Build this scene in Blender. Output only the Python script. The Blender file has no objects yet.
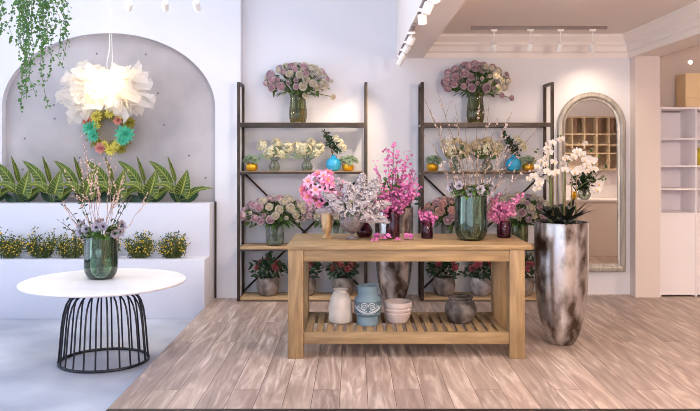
import bpy, math, random
from mathutils import Vector, Matrix, Quaternion
PI = math.pi
sc = bpy.context.scene
COL = sc.collection
F, CH = 760.0, 1.65                    # focal length in pixels, eye height above the wood floor
VX, VY = 354.0, 152.0                  # vanishing point of the photograph
def X(px, D): return (px-VX)*D/F
def Z(py, D): return CH-(py-VY)*D/F
def P(px, py, D): return Vector((X(px, D), D, Z(py, D)))

# ------------------------------------------------------------------ materials
def lin(c):
    return tuple(((v/255)/12.92 if v/255 <= 0.04045 else ((v/255+0.055)/1.055)**2.4) for v in c) + (1,)
MATS = {}
def pm(name, col, rough=0.5, metal=0.0, col2=None, scale=8.0, stretch=(1,1,1), bump=0.0, contrast=(0.35,0.65), emit=None, estr=0, spec=0.5, sss=0, detail=4, trans=0.0, coat=0):
    m = bpy.data.materials.new(name); m.use_nodes = True
    nt = m.node_tree; N = nt.nodes; L = nt.links
    b = N['Principled BSDF']
    b.inputs['Base Color'].default_value = lin(col)
    b.inputs['Roughness'].default_value = rough
    b.inputs['Metallic'].default_value = metal
    b.inputs['Specular IOR Level'].default_value = spec
    if coat: b.inputs['Coat Weight'].default_value = coat
    if trans: b.inputs['Transmission Weight'].default_value = trans
    if emit:
        b.inputs['Emission Color'].default_value = lin(emit); b.inputs['Emission Strength'].default_value = estr
    if col2 or bump:
        tc = N.new('ShaderNodeTexCoord'); mp = N.new('ShaderNodeMapping'); nz = N.new('ShaderNodeTexNoise')
        mp.inputs['Scale'].default_value = stretch
        nz.inputs['Scale'].default_value = scale; nz.inputs['Detail'].default_value = detail
        L.new(tc.outputs['Object'], mp.inputs['Vector']); L.new(mp.outputs[0], nz.inputs['Vector'])
        if col2:
            r = N.new('ShaderNodeValToRGB')
            r.color_ramp.elements[0].position, r.color_ramp.elements[1].position = contrast
            r.color_ramp.elements[0].color = lin(col); r.color_ramp.elements[1].color = lin(col2)
            L.new(nz.outputs['Fac'], r.inputs[0]); L.new(r.outputs[0], b.inputs['Base Color'])
        if bump:
            bp = N.new('ShaderNodeBump'); bp.inputs['Strength'].default_value = bump; bp.inputs['Distance'].default_value = 0.01
            L.new(nz.outputs['Fac'], bp.inputs['Height']); L.new(bp.outputs[0], b.inputs['Normal'])
    MATS[name] = m
    return m
def glass(name, tint, refl=1.0, rough=0.02, ior=1.5, body=None, amt=0.0):
    m = bpy.data.materials.new(name); m.use_nodes = True
    nt = m.node_tree; N = nt.nodes; L = nt.links
    N.remove(N['Principled BSDF']); out = N['Material Output']
    t = N.new('ShaderNodeBsdfTransparent'); t.inputs[0].default_value = lin(tint)
    g = N.new('ShaderNodeBsdfGlossy'); g.inputs['Roughness'].default_value = rough
    f = N.new('ShaderNodeFresnel'); f.inputs[0].default_value = ior
    mu = N.new('ShaderNodeMath'); mu.operation = 'MULTIPLY'; mu.inputs[1].default_value = refl; mu.use_clamp = True
    mx = N.new('ShaderNodeMixShader')
    L.new(f.outputs[0], mu.inputs[0]); L.new(mu.outputs[0], mx.inputs[0]); L.new(t.outputs[0], mx.inputs[1]); L.new(g.outputs[0], mx.inputs[2])
    if body:
        d = N.new('ShaderNodeBsdfDiffuse'); d.inputs[0].default_value = lin(body)
        tl = N.new('ShaderNodeBsdfTranslucent'); tl.inputs[0].default_value = lin(body)
        a = N.new('ShaderNodeMixShader'); L.new(d.outputs[0],a.inputs[1]); L.new(tl.outputs[0],a.inputs[2])
        b = N.new('ShaderNodeMixShader'); b.inputs[0].default_value = amt; L.new(mx.outputs[0],b.inputs[1]); L.new(a.outputs[0],b.inputs[2]); mx = b
    L.new(mx.outputs[0], out.inputs[0]); MATS[name] = m
    return m
def leafmat(name, col, col2, rough=0.5, scale=6, tr=0.18):
    m = pm(name, col, rough, col2=col2, scale=scale)
    nt = m.node_tree; N = nt.nodes; L = nt.links
    b = N['Principled BSDF']; out = N['Material Output']
    t = N.new('ShaderNodeBsdfTranslucent'); t.inputs[0].default_value = lin(col2)
    mx = N.new('ShaderNodeMixShader'); mx.inputs[0].default_value = tr
    L.new(b.outputs[0], mx.inputs[1]); L.new(t.outputs[0], mx.inputs[2]); L.new(mx.outputs[0], out.inputs[0])
    return m

wall_white = pm('wall_paint', (226,225,231), 0.75, bump=0.02, scale=60)
wall_warm = pm('wall_paint_cream', (222,209,203), 0.75, bump=0.02, scale=60)
ceil_m = pm('ceiling_paint', (232,222,216), 0.8)
trim_m = pm('trim_paint', (236,228,224), 0.6)
planter_w = pm('planter_paint', (206,207,220), 0.55)
concrete_f = pm('concrete_floor', (152,157,172), 0.4, col2=(190,194,206), scale=1.3, bump=0.02, detail=7)
black_strip = pm('threshold_dark', (28,20,22), 0.5)
oak = pm('oak', (126,101,70), 0.5, col2=(162,135,98), scale=3.2, stretch=(1.2,9,9), bump=0.08, detail=7, contrast=(0.3,0.7))
oak_v = pm('oak_upright', (126,100,69), 0.5, col2=(162,134,97), scale=3.2, stretch=(9,9,1.2), bump=0.08, detail=7, contrast=(0.3,0.7))
oak_y = pm('oak_slat', (126,100,69), 0.5, col2=(162,134,97), scale=3.2, stretch=(9,1.2,9), bump=0.08, detail=7, contrast=(0.3,0.7))
shelf_wood = pm('shelf_wood', (168,136,98), 0.55, col2=(196,165,125), scale=3, stretch=(1.2,9,9), detail=6)
bronze = pm('bronze_metal', (54,44,38), 0.42, 0.5, col2=(74,62,54), scale=5)
black_metal = pm('black_metal', (38,40,48), 0.4, 0.5)
table_white = pm('table_white', (244,240,240), 0.35, col2=(238,230,230), scale=3)
gold = pm('gold_glaze', (222,168,44), 0.3, 0.75)
gold_soft = pm('champagne_metal', (214,182,140), 0.32, 0.7, col2=(196,160,118), scale=6)
blue_gl = pm('blue_glaze', (28,150,196), 0.15, col2=(50,172,214), scale=5, coat=0.6)
clay_white = pm('stoneware_white', (206,200,196), 0.5, col2=(188,180,176), scale=7, bump=0.05)
clay_blue = pm('stoneware_blue', (122,148,162), 0.5, col2=(108,132,148), scale=8, bump=0.05)
relief_m = pm('relief_pale', (190,198,204), 0.6)
relief_d = pm('relief_dark', (88,108,122), 0.6)
clay_pink = pm('stoneware_blush', (204,190,186), 0.55, col2=(192,176,172), scale=9, bump=0.05)
stone_dark = pm('stone_dark', (54,48,46), 0.55, col2=(116,106,102), scale=9, bump=0.3, contrast=(0.42,0.62), detail=5)
stone_brown = pm('stone_brown', (86,76,70), 0.7, col2=(150,138,132), scale=9, bump=0.35, contrast=(0.38,0.62), detail=5)
stone_pale = pm('stone_pale', (120,112,112), 0.7, col2=(176,168,168), scale=10, bump=0.35, contrast=(0.38,0.62), detail=5)
soil_m = pm('soil', (34,26,22), 0.9, col2=(54,42,34), scale=60, bump=0.4)
glass_clear = glass('glass_clear', (248,251,249), .6, body=(240,236,232), amt=.06)
glass_olive = glass('glass_olive', (230,234,212), .9, body=(190,186,150), amt=.05)
glass_green = glass('glass_green', (206,226,214), 2.0, 0.03, 1.6)
glass_plum = glass('glass_plum', (212,150,180), 1.2, body=(150,70,110), amt=.06)
glass_smoke = glass('glass_smoke', (110,96,104), 1.6)
water_m = glass('vase_water', (232,238,222), 0.6)
water_amber = glass('vase_water_amber', (222,200,150), 0.6)
water_dark = pm('dark_water', (34,16,26), 0.15)
bracket = pm('white_fixture', (240,238,236), 0.4)
rail_m = pm('track_metal', (138,124,122), 0.5)
lens_m = pm('lamp_lens', (255,240,220), 0.4, emit=(255,226,190), estr=4)
silver = pm('antique_silver', (214,212,214), 0.22, 0.92, col2=(98,84,76), scale=7.5, stretch=(1,1,0.6), contrast=(0.43,0.62), detail=10, bump=0.05)
frame_m = pm('mirror_frame', (160,154,148), 0.42, 0.5, col2=(190,184,176), scale=26, stretch=(1,1,0.15), bump=0.15)
mirror_m = pm('mirror_glass', (232,230,228), 0.01, 1.0)
shelf_white = pm('bookcase_white', (236,230,234), 0.5)
cream_cab = pm('cabinet_cream', (236,206,160), 0.5)
maple = pm('cubby_wood', (186,168,142), 0.5, col2=(200,182,156), scale=4)
cubby_back = pm('cubby_back', (196,182,172), 0.7)
cubby_red = pm('cubby_brown', (132,104,92), 0.7)
stem_m = leafmat('stem_green', (70,94,44), (98,124,60))
leaf_m = leafmat('leaf_green', (52,84,36), (92,124,58))
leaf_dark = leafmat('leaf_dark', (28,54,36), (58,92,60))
leaf_ivy = leafmat('leaf_ivy', (38,82,34), (98,140,70), scale=14, tr=0.3)
leaf_pale = leafmat('leaf_grey_green', (142,158,128), (176,184,156))
leaf_succ = leafmat('leaf_succulent', (128,158,130), (178,190,160))
leaf_black = pm('leaf_black_green', (24,26,22), 0.35, col2=(40,42,34), scale=9)
bark = pm('twig_bark', (118,92,74), 0.7)
bark_pink = pm('twig_bark_pink', (168,128,108), 0.7)
bud_m = leafmat('bud_white', (198,180,172), (222,206,196), tr=0.2)
bud_pink = leafmat('bud_pink', (222,186,168), (238,212,196), tr=0.2)
rose_a = leafmat('petal_dusty_pink', (222,200,205), (242,228,230), scale=3)
rose_b = leafmat('petal_mauve', (210,190,197), (232,216,220), scale=3)
rose_c = leafmat('petal_cream', (228,220,212), (246,240,232), scale=3)
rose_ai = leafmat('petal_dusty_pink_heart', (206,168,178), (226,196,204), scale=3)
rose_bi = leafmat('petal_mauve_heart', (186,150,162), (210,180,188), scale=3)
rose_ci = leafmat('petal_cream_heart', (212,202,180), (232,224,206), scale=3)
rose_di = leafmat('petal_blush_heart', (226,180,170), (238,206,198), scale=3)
rose_d = leafmat('petal_blush', (236,200,192), (248,224,216), scale=3)
lily_m = leafmat('petal_lily_pink', (232,120,180), (246,178,212), scale=4)
lily_c = leafmat('petal_lily_light', (242,166,204), (252,216,232), scale=4)
stamen_m = pm('stamen_orange', (236,178,110), 0.6)
lilac_m = leafmat('petal_lilac_grey', (170,162,168), (210,202,208), scale=20)
magenta = leafmat('petal_magenta', (180,76,150), (216,132,192), scale=12)
magenta_l = leafmat('petal_pink_blossom', (200,98,164), (230,160,202), scale=12)
plum_m = leafmat('petal_plum', (176,62,120), (210,110,160), scale=12)
cream_fl = leafmat('petal_ivory', (226,218,180), (240,234,206), scale=8)
tan_fl = leafmat('petal_tan', (206,186,136), (228,212,168), scale=8)
anem_m = leafmat('petal_anemone', (160,150,168), (204,196,208), scale=4)
anem_w = leafmat('petal_anemone_pale', (214,204,214), (234,226,232), scale=4)
dark_c = pm('flower_eye', (36,26,44), 0.6)
orchid_m = leafmat('petal_orchid', (208,200,194), (226,220,216), scale=4)
orchid_c = pm('orchid_lip', (226,196,110), 0.5)
red_fl = leafmat('petal_rust_red', (126,56,58), (166,92,90), scale=8)
red_p = leafmat('petal_red_pink', (160,66,82), (196,110,120), scale=8)
yellow_fl = leafmat('petal_yellow', (222,186,52), (240,212,84))
shrub_m = leafmat('leaf_shrub', (62,78,38), (104,114,62))
turq = leafmat('petal_turquoise', (40,196,160), (140,232,208), scale=9)
orange_fl = leafmat('petal_terracotta', (214,106,72), (232,146,104))
coral_fl = leafmat('petal_coral_pink', (222,146,140), (238,182,172))
lemon_fl = leafmat('petal_lemon', (230,220,92), (246,240,150))
moss_m = leafmat('moss_olive', (136,132,48), (176,166,72))
tuft_m = leafmat('wreath_olive', (150,140,62), (186,172,90))

def floor_wood():
    m = bpy.data.materials.new('floor_planks'); m.use_nodes = True
    nt = m.node_tree; N = nt.nodes; L = nt.links; b = N['Principled BSDF']
    tc = N.new('ShaderNodeTexCoord'); mp = N.new('ShaderNodeMapping')
    mp.inputs['Rotation'].default_value = (0,0,PI/2); mp.inputs['Location'].default_value = (0.3,0.281,0)
    L.new(tc.outputs['Object'], mp.inputs['Vector'])
    br = N.new('ShaderNodeTexBrick'); br.offset = 0.37; br.offset_frequency = 3
    br.inputs['Color1'].default_value = (0,0,0,1); br.inputs['Color2'].default_value = (1,1,1,1)
    br.inputs['Scale'].default_value = 1; br.inputs['Brick Width'].default_value = 2.1; br.inputs['Row Height'].default_value = 0.186
    br.inputs['Mortar Size'].default_value = 0.0022; br.inputs['Mortar Smooth'].default_value = 0.1
    L.new(mp.outputs[0], br.inputs['Vector'])
    # per-plank shift of the grain
    sh = N.new('ShaderNodeVectorMath'); sh.operation = 'SCALE'; sh.inputs['Scale'].default_value = 9.0
    L.new(br.outputs['Color'], sh.inputs[0])
    ad = N.new('ShaderNodeVectorMath'); ad.operation = 'ADD'
    L.new(tc.outputs['Object'], ad.inputs[0]); L.new(sh.outputs[0], ad.inputs[1])
    m2 = N.new('ShaderNodeMapping'); m2.inputs['Scale'].default_value = (14,1.1,1)
    L.new(ad.outputs[0], m2.inputs['Vector'])
    n1 = N.new('ShaderNodeTexNoise'); n1.inputs['Scale'].default_value = 2.2; n1.inputs['Detail'].default_value = 5; n1.inputs['Distortion'].default_value = 0.6
    L.new(m2.outputs[0], n1.inputs['Vector'])
    m3 = N.new('ShaderNodeMapping'); m3.inputs['Scale'].default_value = (6.5,0.75,1)
    L.new(ad.outputs[0], m3.inputs['Vector'])
    n2 = N.new('ShaderNodeTexNoise'); n2.inputs['Scale'].default_value = 1.3; n2.inputs['Detail'].default_value = 3; n2.inputs['Distortion'].default_value = 2.2
    L.new(m3.outputs[0], n2.inputs['Vector'])
    r1 = N.new('ShaderNodeValToRGB'); e = r1.color_ramp.elements
    e[0].position = 0.3; e[0].color = lin((188,173,165)); e[1].position = 0.66; e[1].color = lin((212,199,192))
    L.new(n1.outputs['Fac'], r1.inputs[0])
    r2 = N.new('ShaderNodeValToRGB'); e = r2.color_ramp.elements
    e[0].position = 0.36; e[0].color = lin((192,180,174)); e[1].position = 0.68; e[1].color = lin((255,253,250)); e2 = e.new(.52); e2.color = lin((214,204,199))
    L.new(n2.outputs['Fac'], r2.inputs[0])
    mu = N.new('ShaderNodeMix'); mu.data_type = 'RGBA'; mu.blend_type = 'MULTIPLY'; mu.inputs[0].default_value = 0.9
    L.new(r1.outputs[0], mu.inputs[6]); L.new(r2.outputs[0], mu.inputs[7])
    r3 = N.new('ShaderNodeValToRGB'); e = r3.color_ramp.elements
    e[0].color = lin((226,222,222)); e[1].color = lin((255,252,250))
    L.new(br.outputs['Color'], r3.inputs[0])
    mv = N.new('ShaderNodeMix'); mv.data_type = 'RGBA'; mv.blend_type = 'MULTIPLY'; mv.inputs[0].default_value = 1
    L.new(mu.outputs[2], mv.inputs[6]); L.new(r3.outputs[0], mv.inputs[7])
    mo = N.new('ShaderNodeMix'); mo.data_type = 'RGBA'; mo.inputs[7].default_value = lin((100,82,76))
    L.new(br.outputs['Fac'], mo.inputs[0]); L.new(mv.outputs[2], mo.inputs[6])
    L.new(mo.outputs[2], b.inputs['Base Color'])
    b.inputs['Roughness'].default_value = 0.42
    bp = N.new('ShaderNodeBump'); bp.inputs['Strength'].default_value = 0.1; bp.inputs['Distance'].default_value = 0.004
    L.new(n2.outputs['Fac'], bp.inputs['Height']); L.new(bp.outputs[0], b.inputs['Normal'])
    return m
planks = floor_wood()
def concrete_wall():
    m = pm('concrete_wall', (160,154,156), 0.7, col2=(194,186,186), scale=1.2, bump=0.04, detail=7)
    nt = m.node_tree; N = nt.nodes; L = nt.links; b = N['Principled BSDF']
    tc = N.new('ShaderNodeTexCoord'); v = N.new('ShaderNodeTexVoronoi'); v.inputs['Scale'].default_value = 1.9; v.voronoi_dimensions = '2D'
    mp = N.new('ShaderNodeMapping'); mp.inputs['Rotation'].default_value = (PI/2,0,0)
    L.new(tc.outputs['Object'], mp.inputs['Vector']); L.new(mp.outputs[0], v.inputs['Vector'])
    mt = N.new('ShaderNodeMath'); mt.operation = 'LESS_THAN'; mt.inputs[1].default_value = 0.023
    L.new(v.outputs['Distance'], mt.inputs[0])
    mx = N.new('ShaderNodeMix'); mx.data_type = 'RGBA'; mx.inputs[7].default_value = lin((120,112,118))
    src = b.inputs['Base Color'].links[0].from_socket
    L.new(mt.outputs[0], mx.inputs[0]); L.new(src, mx.inputs[6]); L.new(mx.outputs[2], b.inputs['Base Color'])
    return m
concrete_w = concrete_wall()
def tulle():
    m = bpy.data.materials.new('tulle'); m.use_nodes = True
    nt = m.node_tree; N = nt.nodes; L = nt.links; N.remove(N['Principled BSDF']); out = N['Material Output']
    t = N.new('ShaderNodeBsdfTransparent'); d = N.new('ShaderNodeBsdfDiffuse'); s = N.new('ShaderNodeBsdfTranslucent')
    d.inputs[0].default_value = lin((248,242,242)); s.inputs[0].default_value = lin((250,244,232))
    a = N.new('ShaderNodeMixShader'); a.inputs[0].default_value = 0.6
    c = N.new('ShaderNodeMixShader'); c.inputs[0].default_value = 0.62
    L.new(d.outputs[0], a.inputs[1]); L.new(s.outputs[0], a.inputs[2]); L.new(t.outputs[0], c.inputs[1]); L.new(a.outputs[0], c.inputs[2])
    L.new(c.outputs[0], out.inputs[0])
    return m
tulle_m = tulle()
bulb_m = pm('bulb_glow', (255,236,160), 0.4, emit=(255,226,120), estr=2.5)
def lustre(): return glass('glass_green_lustre',(206,228,212),1.6,.05,1.6,body=(150,190,164),amt=.05)
globe_m = glass('globe_opal', (255,250,244), .5, body=(250,244,236), amt=.25)
# striped elephant-ear leaf: pale veins along the blade's own uv
def veined():
    m = leafmat('veined_leaf', (36,64,22), (86,110,34), 0.42, 9)
    nt = m.node_tree; N = nt.nodes; L = nt.links; b = N['Principled BSDF']
    uv = N.new('ShaderNodeUVMap'); sp = N.new('ShaderNodeSeparateXYZ'); L.new(uv.outputs[0], sp.inputs[0])
    ab = N.new('ShaderNodeMath'); ab.operation = 'SUBTRACT'; ab.inputs[1].default_value = 0.5; L.new(sp.outputs[0], ab.inputs[0])
    a2 = N.new('ShaderNodeMath'); a2.operation = 'ABSOLUTE'; L.new(ab.outputs[0], a2.inputs[0])
    mid = N.new('ShaderNodeMath'); mid.operation = 'LESS_THAN'; mid.inputs[1].default_value = 0.045; L.new(a2.outputs[0], mid.inputs[0])
    k = N.new('ShaderNodeMath'); k.operation = 'MULTIPLY'; k.inputs[1].default_value = 0.5; L.new(a2.outputs[0], k.inputs[0])
    su = N.new('ShaderNodeMath'); su.operation = 'SUBTRACT'; L.new(sp.outputs[1], su.inputs[0]); L.new(k.outputs[0], su.inputs[1])
    sc_ = N.new('ShaderNodeMath'); sc_.operation = 'MULTIPLY'; sc_.inputs[1].default_value = 9; L.new(su.outputs[0], sc_.inputs[0])
    fr = N.new('ShaderNodeMath'); fr.operation = 'FRACT'; L.new(sc_.outputs[0], fr.inputs[0])
    lt = N.new('ShaderNodeMath'); lt.operation = 'LESS_THAN'; lt.inputs[1].default_value = 0.15; L.new(fr.outputs[0], lt.inputs[0])
    ed = N.new('ShaderNodeMath'); ed.operation = 'GREATER_THAN'; ed.inputs[1].default_value = 0.46; L.new(a2.outputs[0], ed.inputs[0])
    m1 = N.new('ShaderNodeMath'); m1.operation = 'MAXIMUM'; L.new(mid.outputs[0], m1.inputs[0]); L.new(lt.outputs[0], m1.inputs[1])
    m2 = N.new('ShaderNodeMath'); m2.operation = 'MAXIMUM'; L.new(m1.outputs[0], m2.inputs[0]); L.new(ed.outputs[0], m2.inputs[1])
    mx = N.new('ShaderNodeMix'); mx.data_type = 'RGBA'; mx.inputs[7].default_value = lin((166,172,72))
    src = b.inputs['Base Color'].links[0].from_socket
    L.new(m2.outputs[0], mx.inputs[0]); L.new(src, mx.inputs[6]); L.new(mx.outputs[2], b.inputs['Base Color'])
    return m
veined_m = veined()

# ------------------------------------------------------------------ mesh builder
def frame_of(d):
    d = Vector(d).normalized()
    return d.to_track_quat('Z', 'Y').to_matrix()
class MB:
    def __init__(s): s.v = []; s.f = []; s.mi = []; s.uv = []; s.has_uv = False
    def add(s, vs, fs, mi=0, uvs=None):
        o = len(s.v); s.v.extend([tuple(q) for q in vs])
        for k, f in enumerate(fs):
            s.f.append(tuple(i+o for i in f)); s.mi.append(mi)
            if uvs: s.has_uv = True; s.uv.append([uvs[i] for i in f])
            else: s.uv.append(None)
        return s
    def box(s, x0, x1, y0, y1, z0, z1, mi=0, bev=0.0):
        if bev <= 0:
            v = [(x,y,z) for z in (z0,z1) for y in (y0,y1) for x in (x0,x1)]
            return s.add(v, [(0,2,3,1),(4,5,7,6),(0,1,5,4),(2,6,7,3),(0,4,6,2),(1,3,7,5)], mi)
        import bmesh
        bm = bmesh.new(); bmesh.ops.create_cube(bm, size=1)
        for q in bm.verts: q.co = ((x0+x1)/2+q.co.x*(x1-x0), (y0+y1)/2+q.co.y*(y1-y0), (z0+z1)/2+q.co.z*(z1-z0))
        bmesh.ops.bevel(bm, geom=list(bm.edges), offset=bev, segments=2, affect='EDGES', profile=0.5)
        bm.verts.index_update()
        s.add([q.co[:] for q in bm.verts], [[q.index for q in f.verts] for f in bm.faces], mi); bm.free()
        return s
    def tube(s, pts, r, n=6, mi=0, closed=False, caps=True):
        pts = [Vector(p) for p in pts]; m = len(pts)
        rs = r if isinstance(r, (list, tuple)) else [r]*m
        vs = []; up = None
        for i, p in enumerate(pts):
            if closed: d = pts[(i+1)%m]-pts[i-1]
            else: d = pts[min(i+1,m-1)]-pts[max(i-1,0)]
            if d.length < 1e-9: d = Vector((0,0,1))
            d.normalize()
            if up is None:
                up = Vector((0,0,1)) if abs(d.z) < 0.9 else Vector((1,0,0))
            a = d.cross(up)
            if a.length < 1e-6: a = d.orthogonal()
            a.normalize(); b = a.cross(d); up = b
            for k in range(n):
                t = 2*PI*k/n; vs.append(p+(a*math.cos(t)+b*math.sin(t))*rs[i])
        fs = []
        for i in range(m if closed else m-1):
            j = (i+1)%m
            for k in range(n):
                fs.append((i*n+k, i*n+(k+1)%n, j*n+(k+1)%n, j*n+k))
        if caps and not closed:
            fs.append(tuple(range(n-1,-1,-1))); fs.append(tuple((m-1)*n+k for k in range(n)))
        return s.add(vs, fs, mi)
    def lathe(s, prof, n=32, c=(0,0,0), mi=0, cap=True, sy=1.0, ribs=0, ribamp=0.0):
        vs = []
        for (r, z) in prof:
            for k in range(n):
                t = 2*PI*k/n; q = r*(1+(ribamp*math.cos(ribs*t) if ribs else 0))
                vs.append((c[0]+q*math.cos(t), c[1]+q*math.sin(t)*sy, c[2]+z))
        fs = []
        for i in range(len(prof)-1):
            for k in range(n):
                fs.append((i*n+k, i*n+(k+1)%n, (i+1)*n+(k+1)%n, (i+1)*n+k))
        if cap:
            fs.append(tuple(range(n-1,-1,-1))); fs.append(tuple((len(prof)-1)*n+k for k in range(n)))
        return s.add(vs, fs, mi)
    def blob(s, c, r, mi=0, d=(0,0,1), n=5, el=1.0):
        R = frame_of(d); vs = []; c = Vector(c)
        vs.append(c+R@Vector((0,0,-r*el)))
        for i in (1,2):
            a = PI*i/3
            for k in range(n):
                t = 2*PI*(k+0.5*i)/n
                vs.append(c+R@Vector((r*math.sin(a)*math.cos(t), r*math.sin(a)*math.sin(t), -r*el*math.cos(a))))
        vs.append(c+R@Vector((0,0,r*el)))
        fs = [(0,1+(k+1)%n,1+k) for k in range(n)]
        fs += [(1+k,1+(k+1)%n,1+n+(k+1)%n,1+n+k) for k in range(n)]
        fs += [(1+n+k,1+n+(k+1)%n,1+2*n) for k in range(n)]
        return s.add(vs, fs, mi)
    def leaf(s, p, d, up, L, W, mi=0, bend=0.25, fold=0.2, seg=4, wpos=0.45, uv=False):
        p = Vector(p); d = Vector(d).normalized(); up = Vector(up)
        a = d.cross(up)
        if a.length < 1e-4: a = d.orthogonal()
        a.normalize(); nrm = a.cross(d).normalized()
        vs = []; uvs = []
        for i in range(seg+1):
            t = i/seg
            w = W*0.5*(math.sin(PI*min(1, t**(math.log(0.5)/math.log(wpos)))) if 0 < t < 1 else (0.06 if t == 0 else 0.0))
            cpt = p+d*(L*t)-nrm*(bend*L*t*t)
            for sx in (-1,0,1):
                vs.append(cpt+a*(sx*w)+nrm*(abs(sx)*fold*w)); uvs.append((0.5+0.5*sx, t))
        fs = []
        for i in range(seg):
            for k in (0,1):
                fs.append((i*3+k, i*3+k+1, i*3+k+4, i*3+k+3))
        return s.add(vs, fs, mi, uvs if uv else None)
    def merge(s, o, M, mi=None):
        s.add([M@Vector(q) for q in o.v], o.f, 0)
        n = len(o.f)
        s.mi[-n:] = list(o.mi) if mi is None else [mi]*n
        return s
    def mesh(s, name, mats, smooth=True, ang=40):
        me = bpy.data.meshes.new(name); me.from_pydata(s.v, [], s.f)
        for m in (mats if isinstance(mats, (list,tuple)) else [mats]): me.materials.append(m)
        me.polygons.foreach_set('material_index', s.mi)
        if s.has_uv:
            ul = me.uv_layers.new(name='UVMap'); i = 0
            for u, f in zip(s.uv, s.f):
                for k in range(len(f)):
                    ul.data[i].uv = u[k] if u else (0,0); i += 1
        me.update()
        if smooth:
            me.polygons.foreach_set('use_smooth', [True]*len(me.polygons)); me.set_sharp_from_angle(angle=math.radians(ang))
        return me
    def build(s, name, mats, parent=None, smooth=True, ang=40):
        return inst(s.mesh(name, mats, smooth, ang), name, parent)
def inst(me, name, parent=None, loc=(0,0,0), rot=None, scl=1.0):
    o = bpy.data.objects.new(name, me); COL.objects.link(o)
    o.location = loc
    if rot is not None:
        o.rotation_mode = 'QUATERNION'; o.rotation_quaternion = rot
    o.scale = (scl,)*3 if not isinstance(scl, (tuple,list)) else scl
    if parent: o.parent = parent
    return o
def tag(o, label, cat, group=None, kind=None):
    o['label'] = label; o['category'] = cat
    if group: o['group'] = group
    if kind: o['kind'] = kind
    return o
def thing(name, label, cat, loc=(0,0,0), rz=0, group=None):
    o = bpy.data.objects.new(name, None); COL.objects.link(o); o.empty_display_size = 0.1
    o.location = loc; o.rotation_euler = (0,0,rz)
    return tag(o, label, cat, group)
def struct(o): o['kind'] = 'structure'; return o
def copy_tree(o, parent=None):
    c = o.copy(); COL.objects.link(c); c.parent = parent
    for ch in list(o.children): copy_tree(ch, c)
    return c
def qdir(d, roll=0.0):
    return Vector(d).normalized().to_track_quat('Z','Y') @ Quaternion((0,0,1), roll)
def rdir(R, zmin=-1.0):
    while True:
        v = Vector((R.uniform(-1,1), R.uniform(-1,1), R.uniform(-1,1)))
        if 0.1 < v.length < 1:
            v.normalize()
            if v.z >= zmin: return v
def curve_pts(a, b, sag, n=8, R=None, wob=0.0):
    a, b = Vector(a), Vector(b); out = []
    for i in range(n+1):
        t = i/n; p = a.lerp(b, t)+Vector(sag)*(4*t*(1-t))
        if R and 0 < i < n: p += Vector((R.uniform(-wob,wob), R.uniform(-wob,wob), R.uniform(-wob,wob)))
        out.append(p)
    return out

# ------------------------------------------------------------------ the room
DB, DA, DC = 8.80, 8.60, 8.70          # back wall, arch wall face, concrete panel
ZC = -0.11                             # sunken concrete floor
ZBEAM, ZCEIL, ZHIGH = Z(58.3, DB), 3.0, 4.3
XE = -1.583                            # edge of the raised wood floor
XAR = X(240.6, DA)
XL, XR, YF = -5.3, 7.6, -2.3
YT = 4.885
XP0, XP1, DP = X(635.5, 8.62), X(660, 8.62), 8.62
XB0, XB1 = X(396.5, DB), X(423, DB)

m = MB(); m.box(XE, XR, YT, 9.3, -0.11, 0); struct(m.build('floor', planks, smooth=False))
m = MB(); m.box(XE, XR, YF, YT-0.12, -0.11, 0); struct(m.build('floor_front', planks, smooth=False))
m = MB(); m.box(XE, XR, YT-0.12, YT, -0.11, 0.0); struct(m.build('trim_1', black_strip, smooth=False))
m = MB(); m.box(XL, XE, YF, DA+0.1, ZC-0.1, ZC); struct(m.build('floor_concrete', concrete_f, smooth=False))
m = MB(); m.box(XAR, XP0+0.02, DB, DB+0.12, 0, ZHIGH); struct(m.build('wall_back', wall_white, smooth=False))
# arch wall
axl, axr, az = X(1.7, DA), X(215.2, DA), Z(33, DA)
acx, aa, bb = (axl+axr)/2, (axr-axl)/2, 75*DA/F
zs = az-bb
m = MB()
for (yy0, yy1) in ((DA, DB+0.12),):
    m.box(XL, axl, yy0, yy1, ZC, ZHIGH); m.box(axr, XAR, yy0, yy1, ZC, ZHIGH)
n = 40
arc = [(acx-aa*math.cos(PI*i/n), zs+bb*math.sin(PI*i/n)) for i in range(n+1)]
for i in range(n):
    (x0,z0),(x1,z1) = arc[i], arc[i+1]
    for y in (DA, DB+0.12): m.add([(x0,y,z0),(x1,y,z1),(x1,y,ZHIGH),(x0,y,ZHIGH)], [(0,1,2,3)])
    m.add([(x0,DA,z0),(x1,DA,z1),(x1,DB+.12,z1),(x0,DB+.12,z0)], [(3,2,1,0)])
struct(m.build('wall_arch', wall_white, smooth=False))
m = MB(); m.box(axl-0.1, axr+0.01, DC, DC+0.06, ZC, az+0.02)
struct(m.build('wall_concrete', concrete_w, smooth=False))
# left wall with a broad window, front wall: shop window on the left half
m = MB(); m.box(XL-.15, XL, YF, 0.6, ZC, ZHIGH); m.box(XL-.15, XL, 7.4, DB+.1, ZC, ZHIGH); m.box(XL-.15, XL, 0.6, 7.4, ZC, 0.3); m.box(XL-.15, XL, 0.6, 7.4, 3.7, ZHIGH)
struct(m.build('wall_left', wall_white, smooth=False))
m = MB()
for y in (0.6, 2.87, 5.13, 7.34): m.box(XL-.12, XL-.04, y, y+.06, 0.3, 3.7)
m.box(XL-.12, XL-.04, 0.6, 7.4, 0.3, 0.36); m.box(XL-.12, XL-.04, 0.6, 7.4, 3.64, 3.7)
struct(m.build('window_1', black_metal, smooth=False))
XS = 1.6
m = MB(); m.box(XS, XR, YF-.15, YF, 0, ZCEIL+.1); m.box(XL, XS, YF-.15, YF, 3.6, ZHIGH)
struct(m.build('wall_front', wall_white, smooth=False))
m = MB()
for i in range(5):
    x = XL+(XS-XL-.07)*i/4; m.box(x, x+.07, YF-.1, YF-.02, ZC, 3.6)
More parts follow.
